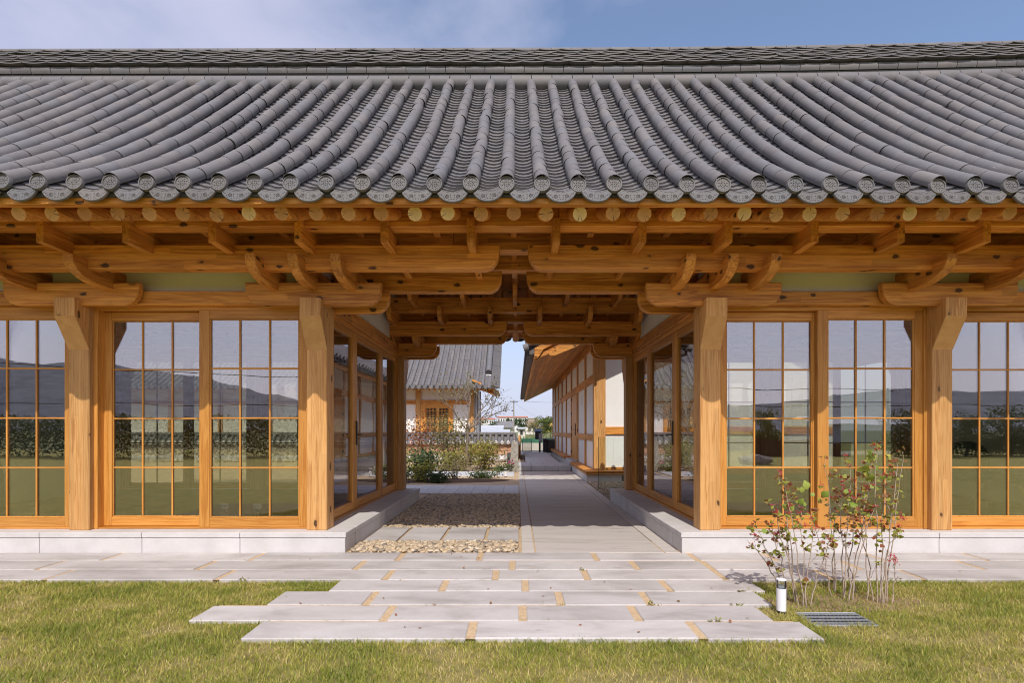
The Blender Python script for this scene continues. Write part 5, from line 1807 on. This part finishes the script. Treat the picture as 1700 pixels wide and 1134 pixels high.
# nearly bare garden tree
def bare_tree():
    r = random.Random(21)
    bx, by = -1.55, 16.9
    t = thing('garden_tree', 'nearly bare grey tree with fanned branches in front of the back house', 'tree', (bx, by, -0.012))
    tr = MB()
    pts = [(bx, by, -0.02), (bx - 0.02, by, 0.5), (bx + 0.02, by, 1.0), (bx + 0.0, by, 1.35)]
    tr.tube(pts, [0.058, 0.05, 0.046, 0.042], 8)
    tr.obj('trunk', M_BARK, t, smooth=60)
    tips = []
    def branch(p, d, L, rad, depth):
        m = MB()
        q, d2 = wander(p, d, L, 5, 0.11, r)
        m.tube(q, [rad * (1 - 0.11 * i) for i in range(6)], 5)
        m.obj('branch', M_BARK, t, smooth=60)
        tips.append((q[-1], depth)); tips.append((q[3], depth))
        if depth < 3:
            for k in range(r.choice([2, 3]) if depth else 3):
                i = r.choice([2, 3, 4, 5])
                a = r.uniform(0, 6.28)
                nd = (d2 + Vector((math.cos(a) * 0.75, math.sin(a) * 0.5, r.uniform(-0.05, 0.55)))).normalized()
                branch(q[i], nd, L * r.uniform(0.5, 0.8), rad * 0.58, depth + 1)
    for dx, dz, L in ((-0.75, 1.0, 0.9), (-0.28, 1.1, 0.95), (0.35, 1.0, 0.95), (0.85, 0.9, 1.0), (1.1, 0.62, 0.85), (0.1, 1.1, 0.85)):
        branch(Vector((bx, by, r.uniform(1.1, 1.34))), (dx, r.uniform(-0.4, 0.4), dz), L, 0.026, 0)
    P = []
    for p, dep in tips:
        if dep >= 1 and r.random() < 0.55:
            for _ in range(r.randint(1, 4)):
                P.append(tuple(p + Vector((r.gauss(0, .06), r.gauss(0, .06), r.gauss(0, .05)))))
    for _ in range(260):
        P.append((bx - 0.35 + r.gauss(0, 0.28), by + r.gauss(0, .25), 1.35 + r.gauss(0, 0.18)))
    foliage('foliage', np.array(P), 0.065, M_LOLIVE, t)
bare_tree()

# ------------------------------------------------------------------ gate area
gt = thing('mesh_gate', 'small open black framed mesh gate at the end of the path', 'gate', (0.45, 24.9, 0.14))
for (a, b, c, d) in ((0.24, 0.265, 0.17, 0.72), (0.655, 0.68, 0.17, 0.72)):
    MB().box(a, b, 24.9, 24.93, c, d, 0).obj('frame_post', M_BLACK, gt)
for z in (0.17, 0.698):
    MB().box(0.265, 0.655, 24.9, 24.93, z, z + 0.022, 0).obj('frame_rail', M_BLACK, gt)
for i in range(9):
    x = 0.30 + i * 0.04
    MB().box(x, x + 0.006, 24.91, 24.92, 0.192, 0.698, 0).obj('mesh_wire', M_BLACK, gt)
for i in range(8):
    z = 0.25 + i * 0.055
    MB().box(0.265, 0.655, 24.905, 24.912, z, z + 0.006, 0).obj('mesh_wire', M_BLACK, gt)
m = MB(); m.box(0.05, 0.15, 21.9, 22.0, 0.1, 0.95, 0.006); m.obj('gate_post', WZ, label='weathered timber post at the wall end left of the mesh gate', cat='post')
mb_ = thing('mailbox', 'dark mailbox with sloping lid on a black post beside the gate', 'mailbox', (1.02, 25.2, 0.0))
m = MB(); m.prism([(25.05, 0.74), (25.42, 0.74), (25.42, 1.18), (25.05, 1.08)], 'x', 0.84, 1.10, 0.01); m.obj('box', M_BLACK, mb_)
m = MB(); m.prism([(25.0, 1.085), (25.46, 1.2), (25.46, 1.22), (25.0, 1.11)], 'x', 0.80, 1.16, 0.004); m.obj('lid', simple('blue_black_lid', (0.02, 0.03, 0.06), (0.03, 0.045, 0.08), 5, 0.3), mb_)
MB().box(1.0, 1.17, 24.98, 25.1, 0.62, 1.02, 0.01).obj('intercom', simple('grey_panel', (0.25, 0.25, 0.26), (0.32, 0.32, 0.33), 9, 0.45), mb_)
m = MB(); m.cyl((1.05, 25.15, 0.0), (1.05, 25.15, 0.75), 0.045, n=12); m.obj('post', M_BLACK, mb_, smooth=40)
cb = thing('meter_cabinet', 'low dark metal cabinet at the far corner of the white house', 'cabinet', (1.45, 25.5, 0.0))
MB().box(1.22, 1.42, 25.3, 25.7, 0.1, 0.74, 0.01).obj('door_panel', M_BLACK, cb)
MB().box(1.425, 1.76, 25.32, 25.7, 0.1, 0.72, 0.01).obj('side_panel', simple('dark_brown_panel', (0.03, 0.026, 0.024), (0.07, 0.06, 0.05), 6, 0.5), cb)
MB().box(1.2, 1.78, 25.28, 25.72, 0.745, 0.78, 0.008).obj('top', M_GALV, cb)
road = sheet('road', -60, 60, 26.0, 31.0, -0.02, simple('pale_road', (0.34, 0.33, 0.32), (0.42, 0.41, 0.39), 1.5, 0.9))
mf = thing('field_fence', 'green mesh fence along the field beyond the gate', 'fence', (1.2, 33, 0))
gm = simple('green_mesh', (0.03, 0.13, 0.08), (0.06, 0.19, 0.11), 8, 0.7)
for i in range(12):
    x = -3 + i * 0.8
    MB().box(x, x + 0.05, 33, 33.05, -0.02, 0.75, 0).obj('post', gm, mf)
    MB().box(x + 0.05, x + 0.8, 33.02, 33.03, 0.12, 0.66, 0).obj('mesh_panel', gm, mf)
lw = MB(); lw.box(-8, 6, 31.4, 31.6, -0.02, 0.42, 0.01)
lw.obj('kerb_wall', simple('pale_concrete', (0.46, 0.42, 0.36), (0.55, 0.51, 0.45), 3, 0.9), label='low pale concrete wall across the road beyond the gate', cat='wall')

# ------------------------------------------------------------------ distance
def house(name, label, x0, x1, y, z0, ze, zr, wallm, roofm, wins=2, cat='house', depth=6.0, group=None):
    t = thing(name, label, cat, ((x0 + x1) / 2, y, 0), group=group)
    MB().box(x0, x1, y, y + depth, -0.03, ze, 0).obj('wall', wallm, t)
    m = MB()
    o = 0.03 * (x1 - x0)
    ym = y + depth / 2
    m.prism([(y - 0.4, ze), (ym, zr), (y + depth + 0.4, ze), (y + depth + 0.4, ze - 0.08), (y - 0.4, ze - 0.08)], 'x', x0 - o, x1 + o, 0.0)
    m.obj('roof', roofm, t)
    wd = (x1 - x0) / (wins * 2 + 1)
    for i in range(wins):
        a = x0 + wd * (2 * i + 1)
        MB().box(a, a + wd, y - 0.03, y + 0.02, ze * 0.35, ze * 0.8, 0).obj('window', bpy.data.materials['dark_pane'], t)
    return t
rm_grey = simple('grey_roof', (0.15, 0.145, 0.15), (0.21, 0.20, 0.205), 1.0, 0.8)
rm_white = simple('pale_sheet_roof', (0.40, 0.42, 0.45), (0.48, 0.50, 0.53), 1.0, 0.6)
wl_c = simple('cream_wall', (0.55, 0.52, 0.46), (0.62, 0.59, 0.53), 1.0, 0.9)
GH = 'houses across the fields'
house('farm_shed', 'white sheet roofed shed just right of the back house', -4.1, -1.6, 60, 0, 1.2, 1.75, wl_c, rm_white, 2, 'shed', group=GH)
house('field_house', 'small house with broad grey roof left of the utility pole', -4.6, -0.9, 110, 0, 1.75, 3.1, wl_c, rm_grey, 3, group=GH)
house('field_house', 'pale flat walled building right of the utility pole', 0.1, 1.2, 80, 0, 1.45, 1.65, wl_c, rm_white, 1, group=GH)
house('greenhouse', 'long white plastic greenhouse at the left of the pole', -6.5, -0.8, 48, 0, 0.95, 1.25, rm_white, rm_white, 0, group=GH)
house('field_house', 'brown roofed house before the yellow apartment block', 2.6, 6.2, 160, 0, 2.6, 4.6, wl_c, simple('brown_roof', (0.2, 0.15, 0.11), (0.27, 0.21, 0.16), 1, 0.8), 2, group=GH)

def block(label, x0, x1, y, zt, wallm, roofm, nx, nz, group='apartment blocks on the horizon'):
    t = thing('apartment_block', label, 'building', ((x0 + x1) / 2, y, 0), group=group)
    MB().box(x0, x1, y, y + 12, -0.03, zt, 0).obj('wall', wallm, t)
    MB().box(x0 - 0.5, x1 + 0.5, y - 0.5, y + 12.5, zt, zt + 1.0, 0).obj('roof', roofm, t)
    w = (x1 - x0) / nx
    for i in range(nx):
        for j in range(nz):
            z = zt - 2.6 - 3.0 * j
            MB().box(x0 + w * (i + 0.25), x0 + w * (i + 0.75), y - 0.12, y, z, z + 1.5, 0).obj('window', bpy.data.materials['dark_pane'], t)
wl_w = simple('white_render', (0.62, 0.61, 0.60), (0.68, 0.67, 0.66), 1.0, 0.9)
wl_y = simple('yellow_render', (0.62, 0.42, 0.08), (0.68, 0.47, 0.11), 1.0, 0.9)
rm_red = simple('salmon_roof', (0.50, 0.20, 0.15), (0.57, 0.25, 0.19), 1.0, 0.9)
block('white apartment block with salmon roof left of the utility pole', -32, -17, 400, 9.4, wl_w, rm_red, 8, 2)
block('long white apartment block with salmon roof behind the utility pole', -15, 8, 420, 11.2, wl_w, rm_red, 12, 2)
block('yellow apartment block partly behind the round tree', 9, 17, 430, 10.6, wl_y, rm_white, 5, 2)
block('yellow block at the edge of the white house', 22, 30, 440, 10.4, wl_y, rm_white, 5, 2)

def tree(label, x, y, h, w, mat, n=900, size=None, group='trees across the fields', tint=(0, 1), name='field_tree', low=0.3):
    r = random.Random(int(abs(x * 77 + y)))
    t = thing(name, label, 'tree', (x, y, -0.03), group=group)
    MB().tube([(x, y, -0.05), (x + 0.02 * h, y, h * 0.3), (x, y, h * 0.6)], [0.035 * h, 0.028 * h, 0.014 * h], 7).obj('trunk', M_BARK, t)
    cl = [(x + r.uniform(-.34, .34) * w, y + r.uniform(-.3, .3) * w, h * r.uniform(low, 0.86), r.uniform(0.14, 0.24)) for _ in range(11 if low > 0.2 else 20)]
    for c in cl[:5]:
        MB().tube([(x, y, h * 0.28), ((x + c[0]) / 2, (y + c[1]) / 2, h * 0.3 + (c[2] - h * 0.3) * 0.6), c[:3]], [0.014 * h, 0.010 * h, 0.004 * h], 5).obj('limb', M_BARK, t)
    P = []
    for _ in range(n):
        c = r.choice(cl)
        v = Vector((r.gauss(0, 1), r.gauss(0, 1), r.gauss(0, 0.8))).normalized() * r.random() ** 0.4
        P.append((c[0] + v.x * c[3] * w * 1.1, c[1] + v.y * c[3] * w * 1.1, max(c[2] + v.z * c[3] * h * 0.75, 0.1)))
    if low < 0.2:
        for _ in range(n // 2):
            a = r.uniform(0, 6.28); q = math.sqrt(r.random()) * 0.46 * w
            P.append((x + q * math.cos(a), y + q * math.sin(a), r.uniform(0.02, 0.5) * h))
    foliage('crown', np.array(P), size or h * 0.075, mat, t, tint)
tree('round topped mid green tree right of centre on the horizon', 6.0, 125, 4.9, 4.6, M_LGREEN, 1500, tint=(.3, .9))
tree('green tree against the corner of the white house', 4.4, 72, 2.9, 3.0, M_LGREEN, 1200, tint=(.2, .9))
tree('yellowish green bush in front of the round topped tree', 3.0, 78, 2.5, 3.2, M_LOLIVE, 1000)
tree('dark green tree right beside the utility pole', 1.3, 118, 4.0, 3.2, M_LDARK, 900)
tree('tall dark tree behind the grey roofed house', -1.2, 130, 4.5, 3.0, M_LDARK, 900)
tree('dark green tree left of the grey roofed house', -5.0, 112, 3.4, 3.6, M_LDARK, 900)
tree('autumn tinted bush in front of the grey roofed house', -3.2, 84, 1.9, 3.0, M_LOLIVE, 900)
tree('green bush below the grey roofed house', -1.6, 82, 1.6, 2.6, M_LGREEN, 800)
tree('olive tree at the edge of the back house eave', -5.9, 96, 3.3, 2.8, M_LOLIVE, 800)
tree('leafy bush behind the green mesh fence', 1.0, 36, 0.95, 1.6, M_LGREEN, 500, tint=(.4, 1))
tree('second bush behind the green mesh fence, nearer the house', 2.1, 37, 1.05, 1.5, M_LGREEN, 500)

def pole(label, x, y, h, rad, group):
    t = thing('utility_pole', label, 'pole', (x, y, -0.03), group=group)
    m = MB(); m.cyl((x, y, -0.03), (x, y, h), rad * 1.2, rad * 0.8, 10)
    m.obj('shaft', simple('pole_concrete', (0.27, 0.24, 0.21), (0.33, 0.30, 0.27), 3, 0.9) if 'pole_concrete' not in bpy.data.materials else bpy.data.materials['pole_concrete'], t, smooth=40)
    MB().box(x - h * 0.09, x + h * 0.12, y - 0.06, y - 0.001 - rad, h * 0.94, h * 0.955, 0).obj('cross_arm', M_BLACK, t)
    return t
pole('tall concrete utility pole in the gap between the two houses', -0.61, 100, 6.75, 0.13, 'utility poles')
pole('thin distant pole left of the near utility pole', -5.2, 140, 5.0, 0.09, 'utility poles')
def wire(label, p0, p1, sag, r=0.012):
    p0, p1 = Vector(p0), Vector(p1)
    pts = [p0.lerp(p1, i / 12) - Vector((0, 0, sag * 4 * (i / 12) * (1 - i / 12))) for i in range(13)]
    MB().tube(pts, r, 3).obj('overhead_wire', M_BLACK, None, label=label, cat='wire', group='overhead wires')
wire('overhead wire running right from the utility pole top', (-0.6, 99.8, 6.6), (14, 99, 6.3), 0.15, 0.02)
wire('overhead wire running left from the utility pole top', (-0.6, 99.8, 6.55), (-12, 99, 5.9), 0.25, 0.02)
wire('sloping stay wire left of the utility pole', (-0.6, 99.8, 6.3), (-8, 96, 2.4), 0.1, 0.014)
wire('sloping stay wire right of the utility pole', (-0.6, 99.8, 6.3), (6, 104, 2.6), 0.2, 0.014)

# ------------------------------------------------------------------ what the glass mirrors, behind the viewer
def hedge():
    n = 30000
    x = npr.uniform(-26, 1.5, n); y = npr.uniform(-14.5, -12.3, n)
    z = npr.uniform(0, 1, n) ** 0.7 * (1.72 + 0.10 * np.sin(x * 1.3) + 0.07 * np.sin(x * 3.7))
    V, Fq = leaf_arrays(np.stack([x, y, z], 1), 0.13)
    npobj('hedge', V, Fq, M_LDARK, None, np.repeat(npr.uniform(0, 1, n), len(Fq) // n), kind='stuff', label='long dark hedge across the lawn, mirrored in the left glazing', cat='hedge')
hedge()
fp = thing('board_fence', 'dark brown vertical board fence with sagging top, mirrored in the right glazing', 'fence', (12.5, -14.0, 0))
fm = simple('dark_brown_boards', (0.05, 0.022, 0.018), (0.085, 0.04, 0.03), 5, 0.7)
for i in range(38):
    x = 10.8 + i * 0.115
    if 13.45 < x < 14.0: continue
    top = 0.66 + 0.2 * ((x - 12.1) / 1.3) ** 2 if x < 13.5 else 0.62
    MB().box(x, x + 0.108, -14.02, -13.98, -0.03, top, 0).obj('fence_board', fm, fp)
rk = MB()
rk.add([Vector((v[0] * 0.62, v[1] * 0.35, v[2] * 0.26)) * (1 + 0.12 * math.sin(7 * v[0] + 3 * v[2])) + Vector((8.3, -8.2, 0.08)) for v in I1V], [tuple(f) for f in I1F])
rk.obj('boulder', pm, label='long grey boulder on the rear lawn, mirrored in the right glazing', cat='stone')
tree('feathery bush behind the board fence, mirrored in the right glazing', 12.4, -16.2, 2.35, 1.7, M_LGREEN, 2600, 0.10, 'bushes mirrored in the glazing', name='garden_bush', low=0.08)
for i, (x, hh, lab) in enumerate(((18.0, 2.3, 'leftmost of the bushes mirrored in the far right window'), (20.5, 2.0, 'middle bush mirrored in the far right window'), (22.6, 2.4, 'rightmost bush mirrored in the far right window'))):
    tree(lab, x, -14.0, hh, 2.6, M_LDARK, 3600, 0.11, 'bushes mirrored in the glazing', tint=(.2, 1), name='garden_bush', low=0.08)
pole('dark pole behind the lawn, mirrored in the second right hand window', 30.5, -34, 4.6, 0.08, 'utility poles')
house('greenhouse', 'white plastic greenhouse across the rear lawn, mirrored beside the berry shrubs', 28, 37, -46, 0, 1.8, 2.6, rm_white, rm_white, 0, group=GH)
wire('upper wire across the rear sky, mirrored in the left glazing', (-60, -30, 7.7), (30, -30, 4.2), 0.9, 0.03)
wire('lower wire across the rear hills, mirrored in the glazing', (-60, -30, 3.4), (60, -30, 3.2), 0.3, 0.03)

# ------------------------------------------------------------------ small litter
P = []
for _ in range(46):
    P.append((rnd.uniform(-3.6, 3.6), rnd.uniform(3.05, 5.05), 0.011))
for _ in range(14):
    P.append((rnd.uniform(1.3, 2.6), rnd.uniform(3.6, 4.4), 0.009))
V, Fq = leaf_arrays(np.array(P), 0.028, up=3.0)
V = V.reshape(len(P), -1, 3); V[:, :, 2] = 0.009 + np.abs(V[:, :, 2] - 0.011) * 0.5
npobj('fallen_leaves', V.reshape(-1, 3), Fq, M_LRED, None, np.repeat(npr.uniform(0.3, 1, len(P)), len(Fq) // len(P)), kind='stuff', label='few dry brown leaves scattered on the granite slabs', cat='leaves')
P = []
for (x, y) in ((0.88, 3.57), (1.45, 3.56), (1.62, 3.86), (0.55, 4.46), (1.2, 3.26), (-2.1, 4.16), (2.9, 4.17)):
    for _ in range(14):
        P.append((x + rnd.gauss(0, 0.022), y + rnd.gauss(0, 0.006), rnd.uniform(-0.004, 0.012)))
foliage_w = leaf_arrays(np.array(P), 0.026, up=0.2, aspect=0.35)
npobj('joint_weeds', foliage_w[0], foliage_w[1], M_LYEL, None, np.repeat(npr.uniform(0, 0.6, len(P)), len(foliage_w[1]) // len(P)), kind='stuff', label='tiny green weeds sprouting from the joints between the granite slabs', cat='weeds')
